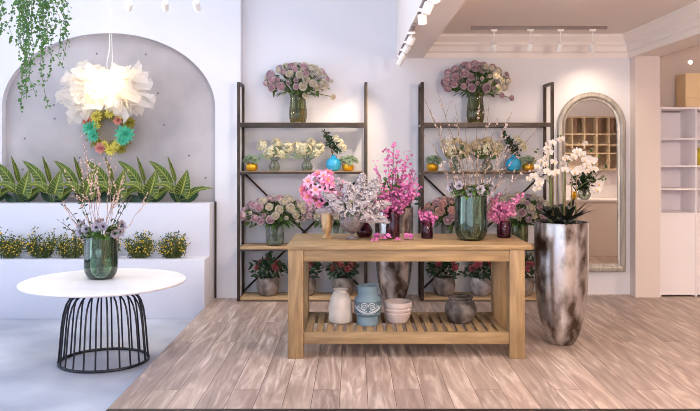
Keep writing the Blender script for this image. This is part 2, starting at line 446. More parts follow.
m.box(XL, XS, YF-.1, YF-.02, 3.5, 3.6); m.box(XL, XS, YF-.1, YF-.02, ZC, ZC+.08)
struct(m.build('window_2', black_metal, smooth=False))
m = MB(); m.box(XR, XR+.15, YF-.15, 9.4, 0, ZCEIL+.1); struct(m.build('wall_right', wall_warm, smooth=False))
DFR = 9.15
m = MB(); m.box(XP0, XR, DFR, DFR+.12, 0, ZCEIL+.1); struct(m.build('wall_alcove', wall_warm, smooth=False))
m = MB(); m.box(XP0, XP1, DP, DFR, 0, ZBEAM+.02); struct(m.build('pillar', wall_warm, smooth=False))
# ceilings
m = MB(); m.box(XB0+.15, XR, YF, 9.3, ZCEIL, ZCEIL+.1); struct(m.build('ceiling', ceil_m, smooth=False))
SX0, SX1, SY0, SY1 = -3.9, -0.3, 2.5, 7.6
m = MB(); m.box(XL, SX0, YF, DB+.1, ZHIGH, ZHIGH+.1); m.box(SX1, XB0, YF, DB+.1, ZHIGH, ZHIGH+.1); m.box(SX0, SX1, YF, SY0, ZHIGH, ZHIGH+.1); m.box(SX0, SX1, SY1, DB+.1, ZHIGH, ZHIGH+.1)
struct(m.build('ceiling_high', ceil_m, smooth=False))
m = MB()
for i in range(1,4):
    x = SX0+(SX1-SX0)*i/4; m.box(x-.03, x+.03, SY0, SY1, ZHIGH+.02, ZHIGH+.1)
struct(m.build('window_3', bracket, smooth=False))
# beams and cornices
m = MB(); m.box(XB0, XB1, YF, DB, ZBEAM, ZHIGH); struct(m.build('beam', trim_m, smooth=False))
m = MB(); m.box(XP0, XP1+.02, YF, DFR, ZBEAM, ZCEIL+.02); struct(m.build('beam_right', trim_m, smooth=False))
prof = [(0.03,ZBEAM),(0.03,ZBEAM+.06),(0.05,ZBEAM+.075),(0.05,ZBEAM+.13),(0.075,ZBEAM+.15),(0.075,ZBEAM+.175),(0.11,ZBEAM+.215),(0.13,ZBEAM+.235),(0.13,ZCEIL)]
m = MB()
for (d0,z0),(d1,z1) in zip(prof, prof[1:]):
    m.add([(XB1,DB-d0,z0),(XP0-d0,DB-d0,z0),(XP0-d1,DB-d1,z1),(XB1,DB-d1,z1)], [(0,1,2,3)])
m.add([(XB1,DB,ZBEAM),(XP0,DB,ZBEAM),(XP0-.03,DB-.03,ZBEAM),(XB1,DB-.03,ZBEAM)], [(0,1,2,3)])
struct(m.build('trim_2', trim_m, smooth=False))
m = MB()
for (d0,z0),(d1,z1) in zip(prof, prof[1:]):
    m.add([(XP0-d0,YF,z0),(XP0-d0,DB-d0,z0),(XP0-d1,DB-d1,z1),(XP0-d1,YF,z1)], [(3,2,1,0)])
m.add([(XP0,DB,ZBEAM),(XP0-.03,DB-.03,ZBEAM),(XP0-.03,YF,ZBEAM),(XP0,YF,ZBEAM)], [(0,1,2,3)])
struct(m.build('trim_3', trim_m, smooth=False))

# ------------------------------------------------------------------ tiered planter ledge (left)
pl = thing('planter_ledge', 'white two-step planter ledge against the concrete arch', 'planter', (X(204.5,8.01), 8.01, ZC))
xe = pl.location.x
ZT1, ZT2 = Z(259.6,8.01), Z(203.4,8.29)
m = MB(); m.box(XL+.01-xe, 0, 0, 0.28, 0, ZT1-ZC, bev=0.006); m.build('lower_tier', planter_w, pl)
m = MB(); m.box(XL+.01-xe, 0, 0.28, 0.58, 0, ZT2-ZC, bev=0.006); m.build('upper_tier', planter_w, pl)

m = MB(); m.box(X(213.2,DA), X(216.6,DA), DA-.02, DA, 0, ZT2); struct(m.build('gap_shade_strip', bronze, smooth=False))  # dark strip standing in for the shaded gap between ledge and arch wall
# ------------------------------------------------------------------ work table
TF, TB = 6.05, 6.90
tx0, tx1 = -0.533, 1.42
wt = thing('work_table', 'long solid oak work table with a slatted lower shelf', 'table', ((tx0+tx1)/2, (TF+TB)/2, 0))
ox, oy = wt.location.x, wt.location.y
TZ = 0.91
def lb(x0,x1,y0,y1,z0,z1,name,mat,bev=0.004):
    q = MB(); q.box(x0-ox,x1-ox,y0-oy,y1-oy,z0,z1,bev=bev); return q.build(name, mat, wt)
lb(tx0,tx1,TF,TB,TZ-.04,TZ,'tabletop',oak)
LX0, LX1, LW = -0.527, 1.363, 0.122
for (a,b) in ((LX0,LX0+LW),(LX1-LW,LX1)):
    for (c,d) in ((TF+.01,TF+.01+LW),(TB-LW-.01,TB-.01)):
        lb(a,b,c,d,0,TZ-.04,'leg',oak_v)
lb(LX0+LW,LX1-LW,TF+.022,TF+.06,TZ-.135,TZ-.04,'apron',oak,0.002)
lb(LX0+LW,LX1-LW,TB-.06,TB-.022,TZ-.135,TZ-.04,'apron',oak,0.002)
lb(LX0+.03,LX0+.07,TF+.01+LW,TB-LW-.01,TZ-.135,TZ-.04,'apron',oak_y,0.002)
lb(LX1-.07,LX1-.03,TF+.01+LW,TB-LW-.01,TZ-.135,TZ-.04,'apron',oak_y,0.002)
ZS = 0.205
lb(LX0+LW,LX1-LW,TF+.03,TF+.08,ZS-.09,ZS,'shelf_rail',oak,0.002)
lb(LX0+LW,LX1-LW,TB-.08,TB-.03,ZS-.09,ZS,'shelf_rail',oak,0.002)
ns = 20; span = LX1-LX0-2*LW
for i in range(ns):
    xc = LX0+LW+span*(i+.5)/ns
    lb(xc-.026,xc+.026,TF+.08,TB-.08,ZS-.024,ZS-.002,'shelf_slat',oak_y,0.002)

# ------------------------------------------------------------------ steel racks
RF, RB = 8.39, 8.75
SZ = [Z(122.5,RF), Z(171.5,RF), Z(247,RF), Z(298,RF)]
RTOP = Z(82,RF)
def rack(px0, px1, label, first=None):
    x0, x1 = X(px0,RF), X(px1,RF)
    r = thing('display_rack', label, 'shelf rack', ((x0+x1)/2,(RF+RB)/2,0), 0, 'display racks along the back wall')
    w, d, t = (x1-x0)/2, (RB-RF)/2, 0.032
    for sx in (-1,1):
        a = -w if sx < 0 else w-t
        q = MB(); q.box(a,a+t,-d,-d+t,0,RTOP,bev=.002); q.build('post', bronze, r)
        q = MB(); q.box(a,a+t,d-t,d,0,RTOP,bev=.002); q.build('post', bronze, r)
        q = MB(); q.box(a,a+t,-d+t,d-t,RTOP-t,RTOP); q.box(a,a+t,-d+t,d-t,0,0.02)
        for z in SZ[:3]: q.box(a,a+t,-d+t,d-t,z-.042,z-.016)
        q.build('side_rail', bronze, r)
    for i, z in enumerate(SZ):
        th = 0.028 if i != 1 else 0.012
        q = MB(); q.box(-w+t,w-t,-d+.004,d-.004,z-th,z,bev=.002); s = q.build('shelf_board', shelf_wood, r)
        q = MB(); q.box(-w+t,w-t,-d,-d+(.003 if i in (0,1) else .02),z-th-.018,z-.001 if i in (0,1) else z-th); q.box(-w+t,w-t,-d+.003,-d+.02,z-th-.018,z-th); q.box(-w+t,w-t,d-.02,d,z-th-.018,z-th); q.build('shelf_frame', bronze, s)
    za, zb = SZ[1]-.03, SZ[3]+.02
    for s in (-1,1):
        q = MB(); q.tube([(-w*s+t*s,d-.012-.006*s,za),(w*s-t*s,d-.012-.006*s,zb)], 0.012, 6); q.build('cross_brace', bronze, r)
    return r
rack(237, 367.5, 'dark bronze steel rack nearer the concrete arch')
rack(421, 554, 'dark bronze steel rack next to the arched mirror')

# ------------------------------------------------------------------ flower shapes (unit size, +Z is the facing direction)
def rose_mb(seed):
    R = random.Random(seed); m = MB()
    for ring, (k, rad, th, z) in enumerate(((6,1.0,1.5,-.05),(6,.86,1.8,.0),(5,.66,2.05,.06),(4,.44,2.3,.14),(3,.24,2.5,.22))):
        off = R.uniform(0,6)
        for i in range(k):
            az = off+2*PI*i/k+R.uniform(-.15,.15); w = PI/k*1.35; g = 4; vs = []
            rr = rad*R.uniform(.94,1.06); tmax = th*R.uniform(.93,1.05)
            for v in range(g+1):
                t = v/g
                for u in range(g+1):
                    s = -1+2*u/g; a = az+s*w
                    tt = tmax*t*(1-.14*s*s*t); q = rr*(1+.10*t*t*t+.05*s)
                    vs.append((q*math.sin(tt)*math.cos(a), q*math.sin(tt)*math.sin(a), z-q*.85*math.cos(tt)))
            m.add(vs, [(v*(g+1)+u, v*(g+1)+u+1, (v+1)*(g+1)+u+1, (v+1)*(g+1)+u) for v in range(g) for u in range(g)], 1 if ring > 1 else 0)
    return m
ROSE = {}
for nm, mt in (('a',[rose_a,rose_ai]),('b',[rose_b,rose_bi]),('c',[rose_c,rose_ci]),('d',[rose_d,rose_di])):
    ROSE[nm] = [rose_mb(s).mesh('rose', mt, True, 60) for s in (1,2)]
def star(k, L, W, tilt, cup=0.2, mi=0, m=None, z=0.0, off=0.0, seg=3, wpos=.6, r0=.05):
    m = m or MB()
    for i in range(k):
        a = off+2*PI*i/k
        rad = Vector((math.cos(a),math.sin(a),0)); d = rad*math.cos(tilt)+Vector((0,0,1))*math.sin(tilt)
        m.leaf(rad*r0+Vector((0,0,z)), d, Vector((0,0,1)) if abs(d.z) < .95 else rad*-1, L, W, mi, bend=-cup, fold=.25, seg=seg, wpos=wpos)
    return m
def blossom_mb():
    m = star(5,1,.85,.35,.05); m.blob((0,0,.12),.16,1); return m
BLOSSOM = blossom_mb()
def scatter_blossoms(m, pts, size, R, bias=Vector((0,-.8,.35))):
    for p in pts:
        d = (rdir(R)+bias*.9).normalized()
        M = Matrix.Translation(p) @ qdir(d, R.uniform(0,6)).to_matrix().to_4x4() @ Matrix.Scale(size*R.uniform(.75,1.2), 4)
        m.merge(BLOSSOM, M)
    return m
def anemone_mb():
    m = star(6,1,.95,.45,.1,wpos=.6); star(5,.8,.8,.8,.1,m=m,off=.3); m.blob((0,0,.18),.26,1,n=7); return m
ANEM = [anemone_mb().mesh('anemone',[anem_m,dark_c]), anemone_mb().mesh('anemone',[anem_w,dark_c])]
def lily_mb():
    m = star(6,1,.5,.55,-.35,seg=5,wpos=.55); star(6,.8,.42,1.0,-.1,m=m,off=.5,seg=4)
    for i in range(6):
        a = i*PI/3; m.tube([(0,0,.1),(.18*math.cos(a),.18*math.sin(a),.5)],.03,4,1); m.blob((.2*math.cos(a),.2*math.sin(a),.54),.07,1)
    return m
LILY = [lily_mb().mesh('lily',[lily_m,stamen_m]), lily_mb().mesh('lily',[lily_c,stamen_m])]
def orchid_mb():
    m = MB()
    for a, L, W in ((PI/2,.85,.5),(PI/2+2.2,.85,.5),(PI/2-2.2,.85,.5),(0.25,1,.95),(PI-.25,1,.95)):
        d = Vector((math.cos(a),math.sin(a),.15)); m.leaf((0,0,0.02*L),d,(0,0,1),L,W,0,bend=.12,fold=.1,seg=4,wpos=.55)
    m.leaf((0,0,.1),(0,-.6,.5),(0,0,1),.4,.3,1); m.blob((0,0,.14),.12,1); return m
ORCHID = orchid_mb().mesh('orchid_bloom',[orchid_m,orchid_c])
def rosette_mb(k, layers, W):
    m = MB()
    for j in range(layers):
        t = j/max(1,layers-1); star(k,1-.45*t,W*(1-.3*t),.15+1.0*t,.12,m=m,z=.05*j,off=j*PI/k,wpos=.62)
    return m
def floret_cluster(seed, n, shape, fs):
    R = random.Random(seed); m = MB()
    for i in range(n):
        p, d = shape(R, i/n)
        M = Matrix.Translation(p) @ qdir(d, R.uniform(0,6)).to_matrix().to_4x4() @ Matrix.Scale(fs*R.uniform(.8,1.25), 4)
        m.merge(FLORET, M)
    return m
FLORET = star(4,1,.8,.3,.1,seg=2)
def panicle(R, t):
    a = R.uniform(0,2*PI); z = t; r = .30*(1-t)**.7*R.uniform(.7,1.1)+.02
    d = Vector((math.cos(a),math.sin(a),.35+t)); return Vector((r*math.cos(a),r*math.sin(a),z)), d
LILAC = [floret_cluster(s,120,panicle,.085).mesh('lilac_panicle',lilac_m) for s in (3,4,5)]
def ball(R, t):
    d = rdir(R,-.5); return d*R.uniform(.8,1.0), d
def hydr_mesh(mat, s, n=60): return floret_cluster(s,n,ball,.3).mesh('hydrangea_head',mat)
HYD_C, HYD_T = hydr_mesh(cream_fl,8), hydr_mesh(tan_fl,9)

def leafy(m, R, c, rx, ry, rz, n, L, W, mi=0, out=1.0):
    for i in range(n):
        d = rdir(R,-.6); p = Vector(c)+Vector((d.x*rx,d.y*ry,d.z*rz))*R.uniform(.4,1)
        dd = (d*out+rdir(R)*.7).normalized()
        m.leaf(p,dd,rdir(R),L*R.uniform(.7,1.2),W*R.uniform(.7,1.2),mi,bend=.2)

# ------------------------------------------------------------------ vases
def vase_prof(outer, th=0.006):
    inner = [(max(r-th,.004), z) for r, z in reversed(outer) if z > outer[0][1]+.012]
    return outer+inner+[(max(outer[0][0]-th*2,.004), outer[0][1]+.012)]
def smoothprof(pts, n=6):
    out = []
    for i in range(len(pts)-1):
        p0 = pts[max(i-1,0)]; p1 = pts[i]; p2 = pts[i+1]; p3 = pts[min(i+2,len(pts)-1)]
        for k in range(n):
            t = k/n
            out.append(tuple(max(0.001 if j == 0 else -9, .5*((2*p1[j])+(-p0[j]+p2[j])*t+(2*p0[j]-5*p1[j]+4*p2[j]-p3[j])*t*t+(-p0[j]+3*p1[j]-3*p2[j]+p3[j])*t**3)) for j in (0,1)))
    out.append(pts[-1]); return out
def vase(name, label, cat, loc, pts, mat, water=None, wh=.5, n=40, group=None, ribs=0, ribamp=0, th=.006, part='vase_body'):
    t = thing(name, label, cat, loc, 0, group)
    outer = smoothprof(pts)
    m = MB(); m.lathe(vase_prof(outer, th), n, ribs=ribs, ribamp=ribamp); m.build(part, mat, t, ang=55)
    if water:
        H = pts[-1][1]*wh
        w = [(max(r-th-.003,.003), z) for r, z in outer if outer[0][1]+.014 < z < H]
        if len(w) > 2:
            m = MB(); m.lathe(w, n); m.build('water', water, t, ang=55)
    return t

# ------------------------------------------------------------------ rose bouquets
def rose_bouquet(label, loc, neck, rx, ry, rz, n, mix, seed, size=.042, drop=()):
    """loc: vase base; neck: height where the stems leave the vase"""
    R = random.Random(seed)
    b = thing('rose_bouquet', label, 'bouquet', (loc[0],loc[1],loc[2]+.03), 0, 'rose bouquets on the racks')
    c = Vector((0,0,neck+rz*.62))
    pts = []; tries = 0
    while len(pts) < n and tries < 4000:
        tries += 1
        d = rdir(R,-.45)
        if d.y > .75: continue
        p = c+Vector((d.x*rx,d.y*ry,d.z*rz))*R.uniform(.86,1.0)
        if all((p-q).length > size*1.62 for q,_ in pts): pts.append((p,d))
    for q in drop: pts.append((Vector(q), Vector((q[0],-.4,-.2)).normalized()))
    st = MB(); lf = MB()
    for i, (p, d) in enumerate(pts):
        s = size*(R.choice((.55,.8,1,1.1,1.22)) if i < len(pts)-len(drop) else .78)
        kind = R.choice(mix(p.x/rx))
        fd = (d+Vector((0,-.55,.15))).normalized()
        inst(R.choice(ROSE[kind]), 'rose', b, p, qdir(fd,R.uniform(0,6)), s)
        a = Vector((R.uniform(-.025,.025),R.uniform(-.025,.025),.01+R.uniform(0,.03)))
        k = Vector((p.x*.12,p.y*.12,neck-.03))
        if i % 2 == 0: st.tube([a,k*.6+a*.4,k,k.lerp(p,.5)+Vector((0,0,.03)),p-fd*s*.5], .0042, 4)
        else: st.tube([k,k.lerp(p,.5)+Vector((0,0,.03)),p-fd*s*.5], .0035, 4)
    leafy(lf,R,c+Vector((0,0,-.03)),rx*.86,ry*.8,rz*.85,130,.075,.036)
    for i in range(16):
        a = R.uniform(0,2*PI); p = Vector((math.cos(a)*rx*.5,math.sin(a)*ry*.5,neck+.01))
        lf.leaf(p,Vector((math.cos(a),math.sin(a),-.15)),(0,0,1),.12,.03,0,bend=.3)
    st.build('stems', stem_m, b); lf.build('leaves', leaf_m, b)
    return b
V_TALL = [(.075,0),(.088,.02),(.1,.10),(.088,.22),(.084,.28),(.098,.33)]
V_SQ = [(.078,0),(.094,.02),(.102,.11),(.1,.2),(.094,.235)]
YR = 8.56
mixA = lambda u: ('a','a','b','b','c') if u < 0.05 else ('c','c','c','a')
mixB = lambda u: ('b','b','a','a') if u < 0.1 else ('c','c','b')
mixC = lambda u: ('d','d','a','d')
mixD = lambda u: ('c','c','b','c')
def shelf_roses(px, shelf, prof, lv, lb_, mix, seed, n=40, rx=.385, rz=.215, drop=(), glass_=glass_olive, wt_=water_amber):
    loc = (X(px,YR), YR, SZ[shelf])
    vase('glass_vase', lv, 'vase', loc, prof, glass_, wt_, .5, group='glass vases on the racks', ribs=10, ribamp=.03)
    rose_bouquet(lb_, loc, prof[-1][1]-.02, rx, .2, rz, n, mix, seed, drop=drop)
shelf_roses(298,0,V_TALL,'olive glass vase on the top shelf of the rack nearer the arch','dusty pink and cream rose bouquet on top shelf nearer the arch',mixA,11,60,drop=((.40,-.05,.26),(.09,-.12,.27)))
shelf_roses(475.5,0,V_TALL,'olive glass vase on the top shelf of the rack by the mirror','spotlit mauve and cream rose bouquet on top shelf by the mirror',mixB,12,60,drop=((.40,-.05,.25),(.28,-.1,.27)))
shelf_roses(275,2,V_SQ,'glass vase under pink roses left of the work table top','wide pale pink rose bouquet on the shelf left of the work table',mixA,13,54,.40,.19,glass_=glass_clear,wt_=water_m)
shelf_roses(336,2,V_SQ,'glass vase on the third shelf hidden behind pink lilies','rose bouquet mostly hidden behind the pink lilies and lilac',mixA,14,44,.38,.19,glass_=glass_clear,wt_=water_m)
shelf_roses(450,2,V_SQ,'glass vase behind the small dark cup on the work table','blush pink rose bouquet behind the big green vase',mixC,15,44,.33,.19,glass_=glass_clear,wt_=water_m)
shelf_roses(519,2,V_SQ,'glass vase behind the plum jar at the table end','cream and mauve rose bouquet next to the tall silver orchid planter',mixD,16,52,.385,.215,glass_=glass_olive,wt_=water_m)

# ------------------------------------------------------------------ second shelf: small pots and vases
def succulent_pot(px, label):
    t = thing('succulent_pot', label, 'potted succulent', (X(px,YR),YR,SZ[1]), 0, 'gold succulent pots on the racks')
    m = MB(); m.lathe(vase_prof(smoothprof([(.035,0),(.058,.015),(.068,.045),(.06,.075),(.05,.088)])),28); m.build('pot',gold,t,ang=60)
    R = random.Random(int(px)); 
    me = rosette_mb(7,3,.55).mesh('succulent_rosette',leaf_succ)
    for i in range(13):
        d = rdir(R,-.05); p = Vector((d.x*.085,d.y*.07,.10+d.z*.055))
        inst(me,'succulent_rosette',t,p,qdir(d+Vector((0,-.3,.2)),R.uniform(0,6)),R.uniform(.036,.05))
    m = MB(); leafy(m,R,(0,0,.1),.06,.05,.04,30,.05,.02); m.build('leaves',leaf_pale,t)
succulent_pot(252,'gold pot of grey green succulents beside the rack post nearest the arch')
succulent_pot(348,'gold pot of succulents beside the blue vase nearer the arch')
succulent_pot(432.5,'gold pot of succulents at the left post of the rack by the mirror')
succulent_pot(528,'gold pot of succulents beside the blue vase near the mirror')
def posy(px, lv, lb_, tan, seed):
    loc = (X(px,YR),YR,SZ[1])
    vase('bud_vase', lv, 'vase', loc, [(.04,0),(.06,.02),(.066,.06),(.045,.10),(.036,.118),(.042,.125)], glass_clear, water_m, .5, 28, 'round bud vases on the racks')
    b = thing('hydrangea_posy', lb_, 'bouquet', (loc[0],loc[1],loc[2]+.015), 0, 'pale posies on the racks')
    R = random.Random(seed); st = MB(); lf = MB()
    for (x,y,z,s) in ((-.12,0,.27,.062),(.02,.02,.31,.058),(.13,0,.25,.062),(.0,-.07,.22,.064),(-.07,-.05,.20,.05),(.09,-.06,.18,.045)):
        x += R.uniform(-.02,.02); z += R.uniform(-.015,.015)
        inst(HYD_T if (tan and R.random() < .7) else HYD_C,'hydrangea_head',b,(x,y,z),qdir((x,y-.03,.12)),s)
        st.tube([(R.uniform(-.02,.02),0,.01),(x*.15,y*.1,.10),(x,y,z-.03)],.003,4)
    for i in range(16):
        a = R.uniform(0,2*PI); d = Vector((math.cos(a),.5*math.sin(a),R.uniform(.1,.9)))
        lf.leaf((0,0,.13)+d*.03 if False else Vector((0,0,.13))+d*.03,d,(0,-1,.3),R.uniform(.11,.17),.06,0,bend=.15)
    st.build('stems',stem_m,b); lf.build('leaves',leaf_pale if not tan else leaf_m,b)
posy(274.5,'small round glass bud vase beside the first gold pot','ivory hydrangea posy beside the first gold pot',False,21)
posy(307,'small round glass bud vase just left of the blue vase','ivory hydrangea posy just left of the blue vase',False,22)
posy(455,'small round glass bud vase seen through left twigs by mirror rack','tan hydrangea posy seen behind twigs beside the gold pot',True,23)
posy(487,'small round glass bud vase seen through twigs left of blue vase','tan hydrangea posy seen behind twigs left of the blue vase',True,24)
def blue(px, lv, lb_, seed):
    loc = (X(px,YR),YR-.02,SZ[1])
    vase('round_vase', lv, 'vase', loc, [(.035,0),(.066,.018),(.086,.075),(.066,.13),(.028,.158),(.025,.172),(.031,.18)], blue_gl, None, .5, 32, 'round blue vases on the racks')
    b = thing('leafy_branch', lb_, 'cut branch', (loc[0],loc[1],loc[2]+.04), 0, 'leafy branches in blue vases')
    R = random.Random(seed); st = MB(); lf = MB()
    for (x,y,z) in ((-.13,0,.44),(-.10,-.03,.40),(-.05,0,.34),(.03,-.02,.30)):
        pts = curve_pts((0,0,.0),(x,y,z),(.03,0,.02),6); st.tube(pts,.003,4)
        for i in range(26):
            t = R.uniform(.5,1); p = pts[int(t*6)]+rdir(R)*.025
            lf.leaf(p,rdir(R),rdir(R),.045,.026,0)
    st.build('stems',bark,b); lf.build('leaves',leaf_dark,b)
    for (x,y,z,s) in ((.07,-.03,.27,.05),(.11,-.02,.22,.042),(.03,-.04,.33,.036)):
        inst(HYD_C,'hydrangea_head',b,(x,y,z),qdir((x,-.05,.1)),s)
blue(333.5,'round turquoise blue vase on the rack nearer the arch','dark leafy branch in the blue vase nearer the arch',31)
blue(513,'round turquoise blue vase on the rack by the mirror','dark leafy branch in the blue vase by the mirror',32)

# ------------------------------------------------------------------ bottom shelf stone pots
PROTEA = rosette_mb(8,4,.34)
PRO = {'r':PROTEA.mesh('flower_head',red_fl),'p':PROTEA.mesh('flower_head',red_p)}
def stone_pot(px, label, mat, fl, seed, big=1.0):
    t = thing('flower_pot', label, 'potted plant', (X(px,YR),YR,SZ[3]), 0, 'stone pots on the bottom shelves')
    m = MB(); m.lathe(vase_prof(smoothprof([(.075,0),(.098,.02),(.126,.10),(.12,.17),(.108,.205)]),.012),32); m.build('pot',mat,t,ang=60)
    m = MB(); m.lathe([(.002,.17),(.098,.175),(.1,.18),(.002,.19)],24); m.build('soil',soil_m,t)
    R = random.Random(seed); lf = MB(); st = MB()
    leafy(lf,R,(0,0,.29),.18,.13,.13,150,.062,.036)
    for i in range(6):
        x = R.uniform(-.15,.12); z = R.uniform(.40,.47); pts = curve_pts((x*.2,0,.18),(x,-.02,z),(0,0,.0),5); st.tube(pts,.003,4)
        for j in range(9): lf.leaf(pts[R.randint(3,5)]+rdir(R)*.02,rdir(R),rdir(R),.05,.028)
    st.build('stems',stem_m,t); lf.build('leaves',leaf_dark,t)
    for i in range(8):
        d = rdir(R,.0); d.y = -abs(d.y)
        p = Vector((d.x*.13,d.y*.13,.31+d.z*.09)); inst(PRO[fl],'flower_head',t,p,qdir(d+Vector((0,-.3,.5)),R.uniform(0,6)),R.uniform(.04,.052))
stone_pot(268,'stone pot of rust red flowers left of the work table',stone_brown,'r',41)
stone_pot(305,'stone pot behind the left table leg',stone_brown,'r',42)
stone_pot(343,'stone pot of rust red flowers behind the white bottle vase',stone_brown,'r',43)
stone_pot(444,'stone pot of red flowers beside the rack post behind the table',stone_brown,'p',44)
stone_pot(480.5,'paler stone pot of red pink flowers behind the right end of the table',stone_pale,'p',45)
stone_pot(523,'stone pot between the right table leg and the silver planter',stone_brown,'p',46)

# ------------------------------------------------------------------ things on the work table
def at_table(px, D): return (X(px,D), D, TZ)
def stems_to(st, R, targets, r=.003, neck=.2):
    for p in targets:
        p = Vector(p); a = Vector((R.uniform(-.02,.02),R.uniform(-.02,.02),.01)); k = Vector((p.x*.1,p.y*.1,neck))
        st.tube([a,k,k.lerp(p,.55)+Vector((0,0,.01)),p],r,4)
# gold footed vase + lilies
loc = at_table(327.2,6.54)
vase('footed_vase','champagne gold footed vase holding pink lilies','vase',loc,[(.05,0),(.05,.008),(.02,.03),(.02,.04),(.04,.065),(.05,.13),(.056,.215),(.06,.255)],gold_soft,None,.5,36)
b = thing('lily_bouquet','bright pink lilies in the champagne gold vase','bouquet',(loc[0],loc[1],loc[2]+.07)); R = random.Random(51); st = MB(); lf = MB(); T = []
for i in range(52):
    d = rdir(R,-.8); rr_ = .55 if i % 3 == 0 else R.uniform(.8,1); p = Vector((-.02+d.x*.185*rr_,d.y*.13*rr_-.04,.34+d.z*.16*rr_)); T.append(p)
    inst(LILY[R.randint(0,1)],'lily',b,p,qdir(d+Vector((0,-.5,.1)),R.uniform(0,6)),R.uniform(.05,.072))
stems_to(st,R,T,neck=.19); leafy(lf,R,(-.02,0,.31),.14,.1,.1,26,.07,.025); st.build('stems',stem_m,b); lf.build('leaves',leaf_m,b)
# crystal goblet + lilac
loc = at_table(352,6.44)
vase('crystal_vase','ribbed crystal footed bowl holding grey lilac','vase',loc,[(.05,0),(.05,.008),(.016,.025),(.016,.05),(.06,.075),(.1,.13),(.108,.2),(.106,.265)],glass('glass_crystal',(248,244,248),1.2,.08,body=(240,226,234),amt=.22),water_m,.6,48,ribs=14,ribamp=.03)
b = thing('lilac_bouquet','pale grey lilac panicles in the crystal footed bowl','bouquet',(loc[0],loc[1],loc[2]+.085)); R = random.Random(52); st = MB(); lf = MB(); T = []
for (x,y,z,dx,dz,s) in ((0,-.05,.20,-.15,.8,.26),(-.07,-.04,.20,-.7,.45,.24),(-.13,-.02,.17,-1,-.05,.18),(.08,-.04,.20,.6,.7,.26),(.13,-.03,.18,1,.25,.22),(.14,-.05,.14,1,-.45,.2),(.04,0,.25,.25,1,.26),(-.05,.02,.24,-.4,.9,.24),(.02,-.10,.16,.3,.25,.17),(-.06,-.10,.15,-.3,.2,.16),(.09,-.1,.12,.5,-.15,.16),(.1,.03,.25,.55,.9,.25)):
    inst(R.choice(LILAC),'lilac_panicle',b,(x,y,z),qdir((dx,-.35+R.uniform(-.1,.1),dz),R.uniform(0,6)),(s*.86,s*.86,s*.95)); T.append((x,y,z))
stems_to(st,R,T,neck=.12); leafy(lf,R,(.0,-.04,.13),.09,.07,.05,26,.08,.035); st.build('stems',stem_m,b); lf.build('leaves',leaf_m,b)
# blossom sprays
def blossom_bunch(name,label,loc,base,ends,mat,seed,fs,nper,spread,cat='cut branches',leafn=0,group=None):
    b = thing(name,label,cat,(loc[0],loc[1],loc[2]+base),0,group); R = random.Random(seed); 
    for e in ends:
        e = Vector(e); pts = curve_pts((R.uniform(-.012,.012),R.uniform(-.012,.012),0),e,(-e.x*.14,-e.y*.1,.02),8,R,.006)
        q = MB(); q.tube(pts,[.0036-.0022*i/8 for i in range(9)],4); br = q.build('branch',bark,b)
        ps = [pts[R.randint(3,8)].lerp(pts[R.randint(5,8)],R.random())+rdir(R)*spread*R.random() for i in range(nper)]
        q = MB(); scatter_blossoms(q,ps,fs,R); q.build('blossoms',[mat,stamen_m],br)['kind'] = 'stuff'
    if leafn:
        lf = MB(); H = sum(Vector(e).z for e in ends)/len(ends)
        leafy(lf,R,(0,0,H*.75),.13,.1,H*.35,leafn,.05,.025); lf.build('leaves',leaf_m,b)
    return b
loc = at_table(393,6.52)
vase('tumbler_vase','tall plum glass tumbler in front of the silver floor vase','vase',loc,[(.05,0),(.058,.01),(.06,.1),(.058,.22),(.06,.262)],glass_plum,glass('water_plum',(170,90,120),.6),.75,32)
R = random.Random(60); ends = []
for i in range(22):
    ends.append((R.uniform(-.19,.23),R.uniform(-.14,.08),R.uniform(.30,.62)))
ends += [(-.06,-.02,.76),(.05,0,.72),(.14,0,.70),(-.16,-.03,.62),(.21,0,.50),(.22,-.02,.42),(.0,-.02,.78)]
blossom_bunch('blossom_branches','tall magenta blossom branches in the plum tumbler',loc,.02,ends,magenta,61,.0155,34,.055,leafn=70)
loc = at_table(364.5,6.62)
vase('bulb_vase','small round plum glass jar right of the crystal bowl','vase',loc,[(.05,0),(.066,.02),(.07,.06),(.05,.1),(.032,.125),(.036,.15)],glass_plum,glass('water_plum_deep',(170,80,116),.6),.6,32)
blossom_bunch('blossom_sprig','plum red blossom sprig in the small round plum jar','%s' and loc,.02,[(.04,-.02,.24),(.07,-.02,.19),(.02,0,.26),(.07,-.03,.26),(.09,0,.22),(-.02,0,.2)],plum_m,62,.015,16,.03,cat='cut sprig')
loc = at_table(427,6.52)
t = vase('cup_vase','small dark bottomed glass cup between the plum tumbler and green vase','vase',loc,[(.045,0),(.05,.008),(.051,.07),(.046,.11),(.05,.145)],glass_plum,water_dark,.52,30)
blossom_bunch('blossom_sprig','short magenta sprig in the dark bottomed cup','%s' and loc,.02,[(-.05,-.02,.17),(.05,-.02,.17),(0,-.03,.19),(-.03,0,.22),(.03,0,.2),(-.06,0,.2),(.06,-.02,.15),(-.01,-.05,.15)],magenta,63,.0155,18,.03,cat='cut sprig')
loc = at_table(504,6.58)
vase('bulb_vase','plum glass jar at the right end of the work table','vase',loc,[(.05,0),(.06,.012),(.062,.09),(.054,.125),(.056,.15)],glass_plum,glass('water_plum_pale',(196,120,150),.6),.6,32)
R = random.Random(64)
blossom_bunch('blossom_branches','pink blossom branches in the plum jar at table end',loc,.02,[(R.uniform(-.15,.16),R.uniform(-.1,.06),R.uniform(.16,.36)) for i in range(16)],magenta_l,65,.0165,22,.035)
